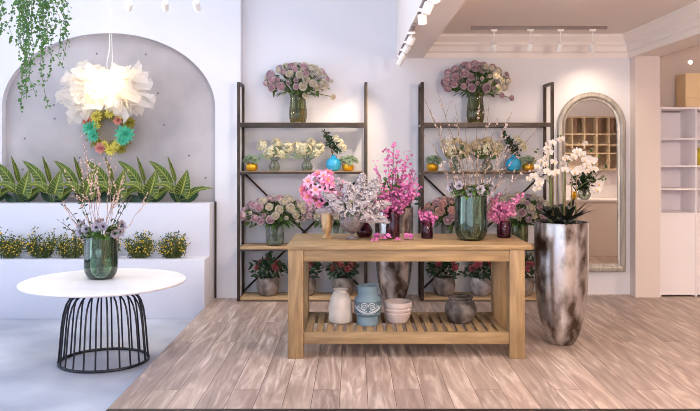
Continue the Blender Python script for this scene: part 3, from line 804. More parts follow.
# loose blossoms on the table
def fallen(px,D,label,n,seed,w=.05):
    R = random.Random(seed); t = thing('fallen_blossom',label,'fallen blossom',at_table(px,D),0,'fallen blossoms on the work table')
    q = MB(); ps = [Vector((R.uniform(-w,w),R.uniform(-w*.6,w*.6),.016+R.uniform(0,.03)*(1 if n > 5 else .2))) for i in range(n)]
    scatter_blossoms(q,ps,.019,R,Vector((0,-.5,.9)))
    q.build('blossoms',[magenta,stamen_m],t)
    if n > 5:
        q = MB(); q.tube([(-w,0,.006),(0,.01,.006),(w*1.2,-.01,.008)],.003,5); q.build('stem',stem_m,t)
fallen(383,6.36,'magenta blossom sprig lying in front of the silver floor vase',22,70,.065)
fallen(374,6.28,'fallen petals left of the lying magenta sprig',3,71,.02)
fallen(409,6.40,'fallen magenta blossoms between the tumbler and dark cup',8,72,.03)
fallen(399,6.26,'single fallen petals in front of the plum tumbler',3,73,.03)
# big green vase with willow twigs and anemones
def twig_bunch(label,loc,base,ends,barkm,budm,seed,nb,bs,wob=.012,rad=.0045):
    b = thing('twig_bunch',label,'cut twigs',(loc[0],loc[1],loc[2]+base),0,'budding twigs in green vases'); R = random.Random(seed)
    for e in ends:
        e = Vector(e); pts = curve_pts((R.uniform(-.04,.04),R.uniform(-.04,.04),0),e,(-e.x*.10,-e.y*.1,.0),10,R,wob)
        q = MB(); q.tube(pts,[rad*(1-.75*i/10) for i in range(11)],5)
        bu = MB()
        side = []
        for k in range(R.randint(2,4)):
            i = R.randint(4,8); d = (pts[i+1]-pts[i]).normalized()+rdir(R)*.6; L = R.uniform(.08,.2)
            sp = curve_pts(pts[i],pts[i]+d.normalized()*L,(0,0,.01),4,R,.004); q.tube(sp,.0016,4); side.append(sp)
        for k in range(nb):
            s = R.choice(side+[pts[4:],pts[5:]]); i = R.randint(0,len(s)-2); p = s[i].lerp(s[i+1],R.random()); d = (s[i+1]-s[i]).normalized()
            o = rdir(R); bu.blob(p+o*.006,bs*R.uniform(.7,1.2),0,d+o*.6,5,1.7)
        br = q.build('branch',barkm,b); bu.build('buds',budm,br)['kind'] = 'stuff'
    return b
def anemone_posy(label,loc,neck,rad,seed,n,pale):
    b = thing('anemone_posy',label,'bouquet',(loc[0],loc[1],loc[2]+.03),0,'anemone posies in green vases'); R = random.Random(seed); st = MB(); lf = MB(); T = []
    for i in range(n):
        a = -PI+PI*2*(i+.4*R.random())/n; d = Vector((math.cos(a),math.sin(a),R.uniform(.0,.7)))
        p = Vector((d.x*rad,d.y*rad*.8,neck+.02+d.z*.11)); T.append(p)
        inst(ANEM[1 if R.random() < pale else 0],'anemone',b,p,qdir(d+Vector((0,-.6,.0)),R.uniform(0,6)),R.uniform(.042,.055))
    stems_to(st,R,T,.004,neck-.04)
    for i in range(80):
        a = R.uniform(0,2*PI); d = Vector((math.cos(a),math.sin(a),R.uniform(-.1,.7))); p = Vector((d.x*rad*.5,d.y*rad*.5,neck+R.uniform(.0,.06)))
        lf.leaf(p,d,(0,0,1),R.uniform(.08,.14),.05,0,bend=R.uniform(.1,.5))
    st.build('stems',stem_m,b); lf.build('leaves',leaf_m,b)
GV = [(.085,0),(.112,.02),(.134,.075),(.138,.15),(.136,.28),(.136,.37)]
glass_mirror = lustre()
loc = at_table(471,6.40); gloc = loc
vase('lustre_vase','large green lustre glass vase on the oak work table','vase',loc,GV,glass_mirror,glass('water_olive',(176,160,90),.3),.36,48)
ends = []
for (px,py,dy) in ((419,126,.05),(424,98,0),(430,112,-.1),(437,90,.1),(448,128,-.05),(455,104,.12),(466,118,-.1),(480,92,.05),(489,104,-.05),(498,118,.1),(512,112,-.05),(524,130,.02),(540,124,.08),(548,148,-.05),(474,140,.1),(445,150,-.12),(507,146,-.12)):
    D = 6.40+dy; p = P(px,py,D); ends.append((p.x-loc[0],dy,p.z-loc[2]-.03))
twig_bunch('tall twigs with white buds in the lustre vase on the work table',loc,.03,ends,bark,bud_m,81,30,.0058)
anemone_posy('anemones and green leaves round the rim of the lustre vase',loc,.355,.16,82,10,.15)

# ------------------------------------------------------------------ things on the table's slatted shelf
def low(px, D): return (X(px,D), D, ZS-.002)
vase('bottle_vase','off white bottle vase on the slatted shelf','vase',low(340.5,6.45),[(.078,0),(.095,.014),(.1,.05),(.095,.15),(.086,.21),(.066,.248),(.058,.26),(.058,.27),(.065,.283),(.06,.287)],clay_white,None,.5,40)
t = vase('carved_vase','blue grey cylinder vase with carved spirals','vase',low(367.8,6.40),[(.086,0),(.09,.006),(.091,.07),(.104,.085),(.111,.096),(.112,.105),(.112,.13),(.112,.17),(.112,.20),(.108,.218),(.088,.245),(.086,.29),(.088,.325)],clay_blue,None,.5,48)
def wrap(u, z, r=.1145): a = -PI/2+u/r; return Vector((r*math.cos(a), r*math.sin(a), z))
q = MB()
for sg in (-1,1):
    pts = []
    for i in range(60):
        th = i/59*2*PI*2.0; rr = .004+.029*i/59
        pts.append(wrap(sg*(.034+rr*math.cos(th+PI)), .164+rr*math.sin(th+PI)))
    q.tube(pts,.003,6)
    for (w, top, bot) in ((.078,.200,.122),(.098,.190,.110)):
        pts = [wrap(sg*(.006+w*math.sin(PI*t/20)), bot+(top-bot)*(t/20)**.8) for t in range(0,14)]
        q.tube(pts,.003,6)
    for j in range(2): q.tube([wrap(sg*u*.011,.106+.008*j+.00035*u*u) for u in range(0,13)],.0026,6)
q.build('spiral_relief',relief_m,t)
q = MB(); q.lathe([(.1128,.104),(.1136,.108),(.1136,.197),(.1128,.201)],48,cap=False); q.build('carved_band',relief_d,t)
vase('ribbed_bowl','blush ribbed bowl stack on the slatted shelf','bowl',low(397.8,6.46),[(.07,0),(.084,.01),(.1,.05),(.114,.088),(.106,.096),(.115,.104),(.119,.124),(.111,.131),(.120,.138),(.122,.16),(.12,.18)],clay_pink,None,.5,44,th=.01,part='bowl_body')
vase('stone_jar','dark marbled stone jar on the slatted shelf','jar',low(460.5,6.46),[(.07,0),(.095,.015),(.13,.08),(.134,.12),(.118,.17),(.1,.188),(.098,.2),(.108,.215),(.102,.222)],stone_dark,None,.5,40,th=.016,part='jar_body')

# ------------------------------------------------------------------ tall silver floor vases
TP = [(.082,0),(.105,.01),(.15,.09),(.194,.26),(.219,.48),(.228,.74),(.229,1.0),(.23,1.05)]
DV = 6.55
orc = thing('orchid_planter','tall antique silver planter of white orchids beside the table','potted orchid',(X(561.3,DV),DV,0))
m = MB(); m.lathe(vase_prof(smoothprof(TP),.012),64); m.build('planter',silver,orc,ang=60)
m = MB(); m.lathe([(.002,1.0),(.21,1.005),(.214,1.01),(.15,1.03),(.002,1.04)],32); m.build('soil',soil_m,orc)
R = random.Random(90)
m = MB()
for i in range(26):
    a = R.uniform(0,2*PI); d = Vector((math.cos(a),math.sin(a),R.uniform(.15,1.6)))
    m.leaf(Vector((math.cos(a)*.08,math.sin(a)*.08,1.055)),d,(0,0,1),R.uniform(.13,.25),.07,0,bend=R.uniform(.05,.28))
m.build('leaves',leaf_black,orc)
m = MB()
for i in range(60):
    a = R.uniform(0,2*PI); rr = R.uniform(0,.14); m.blob((math.cos(a)*rr*.8-.01,math.sin(a)*rr*.8,1.05+R.uniform(0,.13)),.032,0,rdir(R))
m.build('moss',leaf_black,orc)
ol = orc.location
stalks = [((549,222),(556,140),0), ((551,222),(541,160),-.05), ((562,222),(573,158),-.08), ((571,222),(592,160),.04), ((576,222),(600,180),.06),((566,222),(582,150),.1),((556,222),(534,176),.06)]
fl = 0
for (b0,b1,dy) in stalks:
    a = P(*b0,DV)-ol; a.y = dy*.5; e = P(*b1,DV+dy)-ol; e.y = dy
    k = Vector((a.x*.9+e.x*.1, dy*.8, a.z+(e.z-a.z)*.8))
    pts = [a, a.lerp(k,.5), k, k.lerp(e,.5)+Vector((0,0,.03)), e]
    q = MB(); q.tube(pts,[.005,.0045,.004,.003,.002],5); s = q.build('flower_stalk',stem_m,orc)
    q = MB(); q.tube([a+Vector((.012,0,-.05)),a+Vector((.012,0,.42))],.0035,5); q.build('stake',oak_v,orc)
    for j in range(7):
        t = .35+.65*j/6; p = k.lerp(e,t) if j < 5 else e+rdir(R)*.03
        p = p+Vector((R.uniform(-.07,.07),-.03+R.uniform(-.05,.03),R.uniform(-.08,.05)))
        inst(ORCHID,'orchid_bloom',orc,p,qdir((R.uniform(-.5,.5),-1,R.uniform(-.1,.4)),R.uniform(-.4,.4)),R.uniform(.036,.047))
m = MB()
for (px,py) in ((600,158),(604,178),(536,150),(560,137),(590,150)):
    p = P(px,py,DV)-ol
    for j in range(3): m.blob(p+rdir(R)*.02,.009,0,rdir(R),5,1.4)
m.build('buds',stem_m,orc)
fv = thing('floor_vase','tall antique silver floor vase standing behind the work table','vase',(X(394,8.32),8.32,0))
m = MB(); m.lathe(vase_prof(smoothprof([(r*.92,z) for r,z in TP]),.012),64); m.build('vase_body',silver,fv,ang=60)
b = thing('leafy_bouquet','dark green leaves spilling from the silver floor vase','cut stems',(X(394,8.32),8.32,0.4)); R = random.Random(95)
st = MB(); lf = MB()
for i in range(16):
    a = R.uniform(0,2*PI); e = Vector((math.cos(a)*.22,math.sin(a)*.2,.66+R.uniform(.0,.3))); pts = curve_pts((0,0,-.2),e,(-e.x*.35,-e.y*.35,0),6); st.tube(pts,.004,4)
    for j in range(7): lf.leaf(pts[R.randint(4,6)]+rdir(R)*.03,rdir(R)+Vector((0,0,-.2)),rdir(R),.11,.045)
st.build('stems',stem_m,b); lf.build('leaves',leaf_dark,b)

# ------------------------------------------------------------------ round table with wire base
RD, RX, RR, RZ = 6.40, X(104.2,6.40), .675, Z(280.3,6.40)
rt = thing('round_table','round white coffee table on a black wire cage base','table',(RX,RD,ZC))
hz = RZ-ZC
m = MB(); m.lathe([(.002,hz-.026),(RR-.03,hz-.026),(RR-.006,hz-.018),(RR,hz-.01),(RR,hz-.004),(RR-.004,hz),(.002,hz)],96); m.build('tabletop',table_white,rt,ang=30)
RB_ = .362
m = MB(); m.tube([(RB_*math.cos(2*PI*i/64),RB_*math.sin(2*PI*i/64),.012) for i in range(64)],.012,8,closed=True); m.build('base_ring',black_metal,rt)
NR = 24
for i in range(NR):
    a = 2*PI*(i+.5)/NR; pts = []
    for (r,z) in ((RB_,.012),(.350,.15),(.336,.32),(.322,.42),(.300,.495),(.268,.545),(.225,.575),(.17,.592)):
        pts.append((r*math.cos(a),r*math.sin(a),z))
    q = MB(); q.tube(pts,.0075,6); q.build('wire_rod',black_metal,rt)
m = MB(); m.lathe([(.002,.584),(.19,.584),(.19,.600),(.12,.604),(.12,hz-.026),(.002,hz-.026)],32); m.build('mounting_plate',black_metal,rt)
vloc = (X(101,6.5),6.5,RZ)
vase('lustre_vase','green lustre glass vase on the round white table','vase',vloc,[(r*1.02,z*.96) for r,z in GV],glass_mirror,glass('water_green',(206,224,210),.25),.4,48)
ends = []
for (px,py,dy) in ((80,128,.05),(64,168,0),(86,142,-.1),(75,152,.1),(98,150,-.06),(118,136,.08),(113,150,-.1),(128,168,.05),(158,190,-.05),(62,205,-.08),(122,178,-.12),(92,166,.12)):
    p = P(px,py,6.5+dy); ends.append((p.x-vloc[0],dy,p.z-vloc[2]-.03))
twig_bunch('pinkish twigs with pale buds in the vase on the round table',vloc,.03,ends,bark_pink,bud_pink,83,30,.0058,.016,.0036)
anemone_posy('grey mauve anemones round the vase on the round table',vloc,.34,.17,84,13,.1)

b = thing('leafy_sprig','dark leafy sprigs leaning left from the vase on the round table','cut sprig',(vloc[0],vloc[1],vloc[2]+.04)); R = random.Random(86); st = MB(); lf = MB()
for (px,py) in ((66,206),(72,218),(62,222),(80,196),(122,205),(132,196)):
    p = P(px,py,6.45); e = Vector((p.x-vloc[0],-.06,p.z-vloc[2]-.04)); pts = curve_pts((0,0,0),e,(-e.x*.12,0,.02),8); st.tube(pts,.003,4)
    for j in range(12): lf.leaf(pts[R.randint(5,8)]+rdir(R)*.02,rdir(R)+Vector((0,0,.3)),rdir(R),.038,.016)
st.build('stems',bark,b); lf.build('leaves',leaf_dark,b)
# ------------------------------------------------------------------ planting on the ledge
def ear_leaf(m, pts, W, nrm, seg=10):
    """broad leaf along a curved midrib"""
    vs = []; uvs = []; n = len(pts)-1; g = 4
    for i, p in enumerate(pts):
        t = i/n; d = (pts[min(i+1,n)]-pts[max(i-1,0)]).normalized(); a = d.cross(nrm).normalized(); nn = a.cross(d)
        w = W*.5*(max(.03,math.sin(PI*t**.62)**.8) if 0 < t < 1 else .02)
        for k in range(-g,g+1):
            s = k/g; wave = .035*math.sin(9*t*PI+(k>0)*.8)*abs(s)*W
            vs.append(p+a*(s*w)-d*(abs(s)**1.5*w*.45)+nn*(abs(s)*w*.30+wave)); uvs.append((.5+.5*s,t))
    q = 2*g+1
    m.add(vs,[(i*q+k,i*q+k+1,(i+1)*q+k+1,(i+1)*q+k) for i in range(n) for k in range(2*g)],0,uvs)
def bez(a,b,c,n=10):
    a,b,c = Vector(a),Vector(b),Vector(c); return [a*(1-t)**2+b*2*t*(1-t)+c*t*t for t in [i/n for i in range(n+1)]]
def elephant_ear(px, label):
    D = 8.44; s = D/F
    t = thing('striped_leaf_plant',label,'foliage plant',(X(px,D),D,ZT2),0,'striped leaf plants on the upper ledge')
    specs = (  # petiole start, leaf start, control, tip (x, y, z in pixels*s), width, normal
        ((0,0,0),(3,-2,8),(8,-6,18),(10,-3,33),16,(0.2,-1,.1)),
        ((0,0,0),(-7,0,16),(-13,-1,32),(-29,-2,42),12,(-.5,-.8,.45)),
        ((0,0,0),(-4,4,20),(-8,6,34),(-12,5,47),7,(.9,-.4,.1)),
        ((0,0,0),(-3,-5,11),(-10,-8,22),(-22,-9,17),9,(-.2,-.7,.7)),
        ((0,0,0),(8,-2,4),(18,-4,16),(36,-4,14),9,(.2,-.7,.7)))
    st = MB()
    for (a,b,c,d,W,nr) in specs:
        v = lambda q: Vector(q)*s
        st.tube([v(a),v(a).lerp(v(b),.5)+Vector((0,0,.01)),v(b)],.006,5)
        m = MB(); ear_leaf(m,bez(v(b),v(c),v(d)),W*s,Vector(nr).normalized()); m.build('leaf',veined_m,t)
    st.build('leaf_stalks',stem_m,t)
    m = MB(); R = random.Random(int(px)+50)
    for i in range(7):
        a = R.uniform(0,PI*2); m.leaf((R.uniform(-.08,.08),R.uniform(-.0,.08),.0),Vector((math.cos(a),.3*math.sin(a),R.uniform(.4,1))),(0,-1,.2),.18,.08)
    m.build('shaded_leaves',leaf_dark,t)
for px, lab in ((-10,'striped leaf plant cut off by the left edge of the upper ledge'),(20.6,'first whole striped leaf plant from the left on the upper ledge'),(52,'second whole striped leaf plant from the left on the upper ledge'),(83.5,'striped leaf plant behind the left twigs of the round table'),(115,'striped leaf plant behind the right twigs of the round table'),(147,'second striped leaf plant from the right end of the upper ledge'),(178,'striped leaf plant at the right end of the upper ledge')):
    elephant_ear(px, lab)
def yellow_shrub(px, label, seed):
    D = 8.13; R = random.Random(seed)
    t = thing('flowering_shrub',label,'small shrub',(X(px,D),D,ZT1),0,'yellow flowering shrubs on the lower ledge')
    st = MB(); lf = MB(); fl = MB()
    for i in range(64):
        d = rdir(R,-.25); e = Vector((d.x*.165,d.y*.085,.125+d.z*.125))*R.uniform(.75,1.1); e.z = max(e.z,.03)
        if i % 5 == 0: e.z += .05
        pts = curve_pts((e.x*.3,e.y*.3,0),e,(e.x*.12,0,.0),5); st.tube(pts,.0018,3)
        for j in range(18):
            p = pts[R.randint(1,5)]+rdir(R)*.022; p.z = max(p.z,.012); lf.leaf(p,rdir(R)+Vector((0,0,.4)),rdir(R),.034,.014,seg=2)
        for j in range(2): fl.blob(pts[R.randint(3,5)]+rdir(R)*.025-Vector((0,.015,0)),R.uniform(.006,.011),0,rdir(R),5,.8)
    st.build('twigs',stem_m,t); lf.build('leaves',shrub_m,t); fl.build('flowers',yellow_fl,t)['kind'] = 'stuff'
for px, lab in ((9,'yellow flowering shrub at the left end of the lower ledge'),(41,'yellow flowering shrub second from the left on the lower ledge'),(72,'yellow flowering shrub just left of the round table vase'),(106,'yellow flowering shrub mostly hidden behind the round table vase'),(139.5,'yellow flowering shrub just right of the round table vase'),(173,'yellow flowering shrub at the right end of the lower ledge')):
    yellow_shrub(px, lab, int(px)+7)

# ------------------------------------------------------------------ wreath on the concrete
WD = 8.60
wr = thing('flower_wreath','colourful succulent wreath hung on the concrete arch wall','wreath',P(109.5,131,WD))
R = random.Random(101); k = WD/F
m = MB(); m.tube([(17.5*k*math.cos(2*PI*i/40),.02,17.5*k*math.sin(2*PI*i/40)) for i in range(40)],.05,10,closed=True); ring = m.build('wreath_ring',moss_m,wr)
m = MB()
for i in range(240):
    a = R.uniform(0,2*PI); o = rdir(R); o.y = -abs(o.y); p = Vector((17.5*k*math.cos(a),.0,17.5*k*math.sin(a)))+o*.06
    m.leaf(p,o+rdir(R)*.5,rdir(R),.05,.02,seg=2)
m.build('moss_leaves',tuft_m,wr)
ROS = rosette_mb(11,4,.32); DOU = rosette_mb(7,4,.6)
heads = [(-17,3,'t',9,ROS,turq),(-14,-5,'t',7,ROS,turq),(17,-3,'t',10.5,ROS,turq),(14,-9,'t',7,ROS,turq),(-20,9,'o',5.5,DOU,orange_fl),(-7,-17,'o',6.5,DOU,coral_fl),(10,10,'o',5,DOU,coral_fl),(-11,14,'o',7,ROS,lemon_fl),(2,17,'o',5.5,ROS,lemon_fl),(9,-14,'o',6,ROS,lemon_fl),(3,-19,'o',6.5,ROS,lemon_fl),(-11,5,'o',5,ROS,lemon_fl),(21,8,'o',7,ROS,moss_m),(14,16,'o',5.5,ROS,lemon_fl),(14,-18,'o',5,ROS,moss_m),(-3,-13,'o',4.5,ROS,lemon_fl)]
hm = {}
for (x,z,_,s,mb,mt) in heads:
    key = (id(mb),mt.name)
    if key not in hm: hm[key] = mb.mesh('succulent_head',mt)
    inst(hm[key],'succulent_head',wr,(x*k,-.055,z*k),qdir((x*.012,-1,z*.012),R.uniform(0,6)),s*k)
m = MB(); m.tube([(0,.07,22*k),(0,.07,30*k)],.004,5); m.box(-.012,.012,.05,.10,30*k-.02,30*k+.02); m.build('hanging_hook',bracket,wr)

# ------------------------------------------------------------------ cloud pendant lamp
LD = 8.16
cl = thing('pendant_lamp','glowing ruffled white tulle pendant lamp above the wreath','lamp',P(107,88,LD))
R = random.Random(111); k = LD/F
m = MB(); m.tube([(0,0,.05),(0,0,.28),(.03,0,.45),(.02,0,.7),(.0,0,ZHIGH-cl.location.z)],.004,6); m.build('cord',bracket,cl)
m = MB(); m.tube([(.06,0,.2),(.05,0,.6),(0,0,ZHIGH-cl.location.z)],.0025,6); m.lathe([(.06,ZHIGH-cl.location.z-.04),(.06,ZHIGH-cl.location.z-.001)],24); m.build('ceiling_rose',bracket,cl)
m = MB(); m.lathe(smoothprof([(.01,-.09),(.05,-.06),(.062,0),(.045,.05),(.02,.08)]),20); m.build('bulb',bulb_m,cl)
for i in range(150):
    a = R.uniform(0,2*PI); el = R.uniform(-.8,.95)
    d = Vector((math.cos(a)*math.cos(el),math.sin(a)*math.cos(el)*.62,math.sin(el)))
    reach = Vector((d.x*50*k,d.y*45*k,d.z*(27 if d.z > 0 else 32)*k)).length*R.uniform(.8,1.08)
    side = d.cross(rdir(R)).normalized(); nn = side.cross(d)
    W = R.uniform(.05,.13); tip = R.uniform(.0,.55); g = 8; h = 6; vs = []
    ph = R.uniform(0,6); fq = R.uniform(2,4)
    for i2 in range(g+1):
        t = i2/g
        for j in range(h+1):
            s = -1+2*j/h
            w = W*(.3+1.0*t if t < .7 else (1.0-(1-tip)*((t-.7)/.3)))*(1+.12*math.sin(9*t+ph))
            p = d*(.05+(reach-.05)*t*(1-.10*abs(s)+R.uniform(-.03,.03)*t))+side*(s*w)+nn*(.05*t*math.sin(fq*s+ph+3*t)+.03*t*math.sin(2.3*fq*s+ph*2))
            p += nn*(.06*math.sin(ph*3)*t*t*t); p.z -= .05*t*t*abs(d.x)
            vs.append(p)
    q = MB(); q.add(vs,[(i2*(h+1)+j,i2*(h+1)+j+1,(i2+1)*(h+1)+j+1,(i2+1)*(h+1)+j) for i2 in range(g) for j in range(h)])
    q.build('tulle_ruffle',tulle_m,cl)

# ------------------------------------------------------------------ hanging ivy
ID = 6.2; k = ID/F
iv = thing('hanging_ivy','trailing green ivy hanging from the ceiling','hanging plant',(X(33,ID),ID,Z(-24,ID)))
il = iv.location
m = MB(); m.lathe(vase_prof(smoothprof([(.1,0),(.17,.03),(.22,.12),(.23,.2)]),.012),32); m.build('pot',clay_white,iv,ang=60)
m = MB()
for a in (0,2.1,4.2): m.tube([(.22*math.cos(a),.22*math.sin(a),.2),(0,0,.75),(0,0,ZHIGH-il.z)],.004,5)
m.build('hanger',bracket,iv)
m = MB(); m.lathe([(.002,.17),(.2,.175),(.002,.2)],24); m.build('soil',soil_m,iv)
R = random.Random(121)
vines = [(-6,32),(2,30),(6,36),(10,42),(14,38),(17,50),(20,52),(22,58),(25,60),(27,92),(30,84),(33,112),(36,100),(39,106),(41,80),(44,98),(47,56),(50,50),(53,70),(55,66),(58,46),(61,58),(64,40),(67,36),(70,14),(35,60),(42,48),(12,24),(46,38),(60,28),(31,48),(38,44)]
for (vx,vy) in vines:
    y0 = R.uniform(-.2,.15); xt = (vx-33)*k
    rim = Vector((max(-.22,min(.22,xt*.8)),y0,.2)); rim2 = Vector((xt*.95+.0,y0*1.3,.12))
    endp = Vector((X(vx,ID)-il.x, y0*1.35, Z(vy,ID)-il.z))
    pts = [Vector((rim.x*.6,rim.y*.6,.18)),rim+Vector((0,0,.05)),rim2]+[rim2.lerp(endp,j/9)+Vector((R.uniform(-.03,.03),R.uniform(-.03,.03),0)) for j in range(1,10)]
    q = MB(); q.tube(pts,.002,4,1)
    L = (rim2-endp).length
    for j in range(int(L*100)):
        f = R.random()**1.25; i = 2+f*9; i0 = min(int(i),10); p = pts[i0].lerp(pts[i0+1],i-i0)+Vector((R.uniform(-1,1),R.uniform(-1,1),0))*.036*(1-f*.6)
        d = rdir(R); d.z -= .45
        q.leaf(p,d,Vector((0,-1,.5))+rdir(R)*.6,R.uniform(.018,.034),R.uniform(.016,.028),0,seg=2,bend=.2)
    q.build('vine',[leaf_ivy,stem_m],iv)

# ------------------------------------------------------------------ track lights
def spot_light(pos, target, energy, ang=55, blend=1.0, col=(1,.80,.58), rad=.035):
    ld = bpy.data.lights.new('spot_beam','SPOT'); ld.energy = energy; ld.spot_size = math.radians(ang); ld.spot_blend = blend; ld.color = col; ld.shadow_soft_size = rad
    o = bpy.data.objects.new('spot_beam',ld); COL.objects.link(o); o.location = pos
    o.rotation_euler = (Vector(target)-Vector(pos)).to_track_quat('-Z','Y').to_euler()
def spot_head(pos, top, target, label, group, energy, ang=60, r=.036, L=.09, col=(1,.80,.58)):
    """pos: swivel point of the head; top: height of the rail above it"""
    pos = Vector(pos); d = (Vector(target)-pos).normalized()
    t = thing('track_spotlight',label,'spotlight',pos,0,group)
    m = MB(); m.tube([(0,0,top-.02),(0,0,0)],.007,8); m.build('stem',bracket,t)
    m = MB(); m.box(-.035,.035,-.012,.012,top-.022,top); m.build('adapter',bracket,t)
    m = MB(); o = -d*L*.35
    Q = d.to_track_quat('Z','Y').to_matrix().to_4x4()
    c = MB(); c.lathe([(r*.6,-L*.4),(r,-L*.32),(r,L*.6),(r*.82,L*.6),(r*.8,L*.5)],20); m.merge(c,Q); hd = m.build('lamp_head',bracket,t,ang=50)
    m = MB(); c = MB(); c.lathe([(.001,L*.5),(r*.79,L*.5),(r*.79,L*.51),(.001,L*.51)],20); m.merge(c,Q); m.build('lens',lens_m,hd)
    spot_light(pos+d*(L*.62+.01),target,energy,ang,col=col)
def rail(name,label,x0,x1,y0,y1,z0,z1):
    m = MB(); m.box(x0,x1,y0,y1,z0,z1,bev=.003); tag(m.build(name,rail_m),label,'light track','ceiling light tracks')
# track 1: in front of the mirror
D1 = 8.17; zr = ZCEIL-.032
rail('light_track','pale light track with four spotlights in front of the mirror',X(471,D1),X(607,D1),D1-.018,D1+.018,zr,ZCEIL)
W4 = 26
tg = [((494,46),(1.62,8.5,2.35),'spotlight first from the left on the track by the mirror'),((530.5,46),(1.55,8.75,1.5),'spotlight second from the left on the track by the mirror'),((560.5,46),(2.05,8.75,1.6),'spotlight third from the left on the track by the mirror'),((592.5,46),(2.75,8.78,1.9),'spotlight at the mirror end of its track')]
for ((px,py),t_,lab) in tg:
    p = P(px,py,D1); spot_head(p, zr-p.z, t_, lab, 'spotlights on the track by the mirror', W4*(.34,.10,.16,.62)[int(round((px-494)/33))], (26,60,80,100)[int(round((px-494)/33))])
# track 2: under the beam
XT = .505; zb = ZBEAM-.025
rail('light_track','pale light track under the beam at its wall end',XT-.018,XT+.018,6.4,8.5,zb,ZBEAM)
rail('light_track','pale light track under the beam at its window end',XT-.018,XT+.018,4.5,5.85,zb,ZBEAM)
ordn = ['nearest the back wall','second out from the back wall','third out from the back wall','fourth out from the back wall','fifth out from the back wall','sixth out from the back wall','nearest the top edge of the photo']
tgs = [(-.75,.2,-1),(-.7,.5,-.9),(-.6,.8,-.9),(-.5,.45,-1),(.1,.35,-1),(-.4,.6,-1),(.3,.5,-1)]
for y, o_, t_ in zip((8.35,7.8,7.25,6.7,5.62,5.17,4.82), ordn, tgs):
    p = Vector((XT,y,zb-.07)); t_ = tuple(p+Vector(t_)*2)
    spot_head(p, .07, t_, 'beam spotlight '+o_, 'spotlights under the beam', W4*1.0, 80, .034, .072)
# track 3: high in front of the arch
D3 = 7.6; z3 = Z(5,D3)
rail('light_track','pale light track high in front of the arch',X(105,D3),X(222,D3),D3-.018,D3+.018,z3+.35,z3+.382)
m = bpy.data.objects['light_track.003']
q = MB()
for x in (X(112,D3),X(215,D3)): q.tube([(x,D3,z3+.38),(x,D3,ZHIGH)],.006,6)
q.build('suspension_rod',bracket,m)
for px, lab, t_ in ((129,'high spotlight above the pendant lamp cord',(-2.9,8.7,2.2)),(165,'middle of the three high spotlights before the arch',(-2.0,8.7,2.2)),(196.5,'high spotlight nearest the white arch pier',(-1.4,8.65,2.0))):
    p = P(px,5,D3); spot_head(p, .35, t_, lab, 'high spotlights before the arch', W4*.1, 80, .036, .095)

# ------------------------------------------------------------------ arched mirror
MD = DB-.005
mx0, mx1, mzt, mzb = X(557,MD), X(624.5,MD), Z(92.5,MD), Z(271,MD)
mr = thing('arched_mirror','tall arched mirror in an antiqued silver frame','mirror',((mx0+mx1)/2,MD,mzb))
hw = (mx1-mx0)/2; H = mzt-mzb
def arch_outline(w, b0, top, n=28):
    pts = [(-w,b0)]; zc = top-w
    pts += [(-w*math.cos(PI*i/n), zc+w*math.sin(PI*i/n)) for i in range(n+1)]
    return pts+[(w,b0)]
prof = [(0,0),(0,-.045),(.012,-.055),(.045,-.055),(.058,-.046),(.066,-.034),(.088,-.03),(.092,-.012)]
q = MB(); rings = [[(x,y,z) for (x,z) in arch_outline(hw-o,o,H-o)] for (o,y) in prof]
for r0, r1 in zip(rings, rings[1:]):
    n = len(r0); q.add(r0+r1,[(i,(i+1)%n,n+(i+1)%n,n+i) for i in range(n)])
q.build('frame',frame_m,mr,ang=30)
q = MB(); o = arch_outline(hw-.09,.09,H-.09); q.add([(x,-.014,z) for x,z in o],[tuple(range(len(o)))]); q.build('mirror_pane',mirror_m,mr,smooth=False)

# ------------------------------------------------------------------ bookcase beyond the pillar
BD = 8.66
bx0, bt = XP1+.012, Z(109,BD)
bc = thing('white_bookcase','white open bookcase beyond the pillar','bookcase',(bx0,BD,0))
dv = [0, X(695.5,BD)-bx0, 2*(X(695.5,BD)-bx0), 3*(X(695.5,BD)-bx0)]
for x in dv:
    q = MB(); q.box(x,x+.02,0,.42,0,bt); q.build('upright',shelf_white,bc)
W_ = dv[-1]+.02
q = MB(); q.box(.02,W_-.02,.40,.42,.02,bt-.02); q.build('back_panel',shelf_white,bc)
for x0,x1 in zip(dv,dv[1:]):
    for py in (138,165.5,188.5,213):
        z = Z(py,BD); q = MB(); q.box(x0+.02,x1,.004,.40,z-.018,z); q.build('shelf_board',shelf_white,bc)
q = MB(); q.box(0,W_,-.004,.42,bt,bt+.022); q.build('top_panel',shelf_white,bc)
q = MB(); q.box(.02,W_-.02,.012,.03,.07,Z(213,BD)-.018); q.build('lower_panel',shelf_white,bc)
q = MB(); q.box(.02,W_-.02,.012,.40,.02,.07); q.build('plinth',shelf_white,bc)
cb = thing('wall_cabinet','cream two-door box cabinet standing on the white bookcase','cabinet',(X(685.8,8.78),8.78,bt+.022))
q = MB(); q.box(0,1.0,.018,.26,0,.40); q.build('cabinet_body',cream_cab,cb)
for (z0,z1) in ((.004,.118),(.126,.396)):
    q = MB(); q.box(.004,.996,0,.018,z0,z1,bev=.003); q.build('door',cream_cab,cb)
q = MB(); yv = vase('ginger_jar','yellow green jar in the second bay of the white bookcase','jar',(X(704,8.8),8.85,Z(165.5,BD)),[(.05,0),(.08,.05),(.085,.12),(.05,.18),(.05,.2)],pm('yellow_glaze',(206,190,70),.3),None)
wl = thing('wall_light','small round wall light above the cream cabinet','wall lamp',P(689.5,62.5,DFR))
q = MB(); c = MB(); c.lathe([(.034,0),(.034,.02),(.026,.024)],24); q.merge(c,Matrix.Rotation(PI/2,4,'X')); q.build('rim',bracket,wl)
q = MB(); c = MB(); c.lathe([(.001,.02),(.025,.02),(.02,.03),(.001,.034)],24); q.merge(c,Matrix.Rotation(PI/2,4,'X')); q.build('diffuser',lens_m,wl)

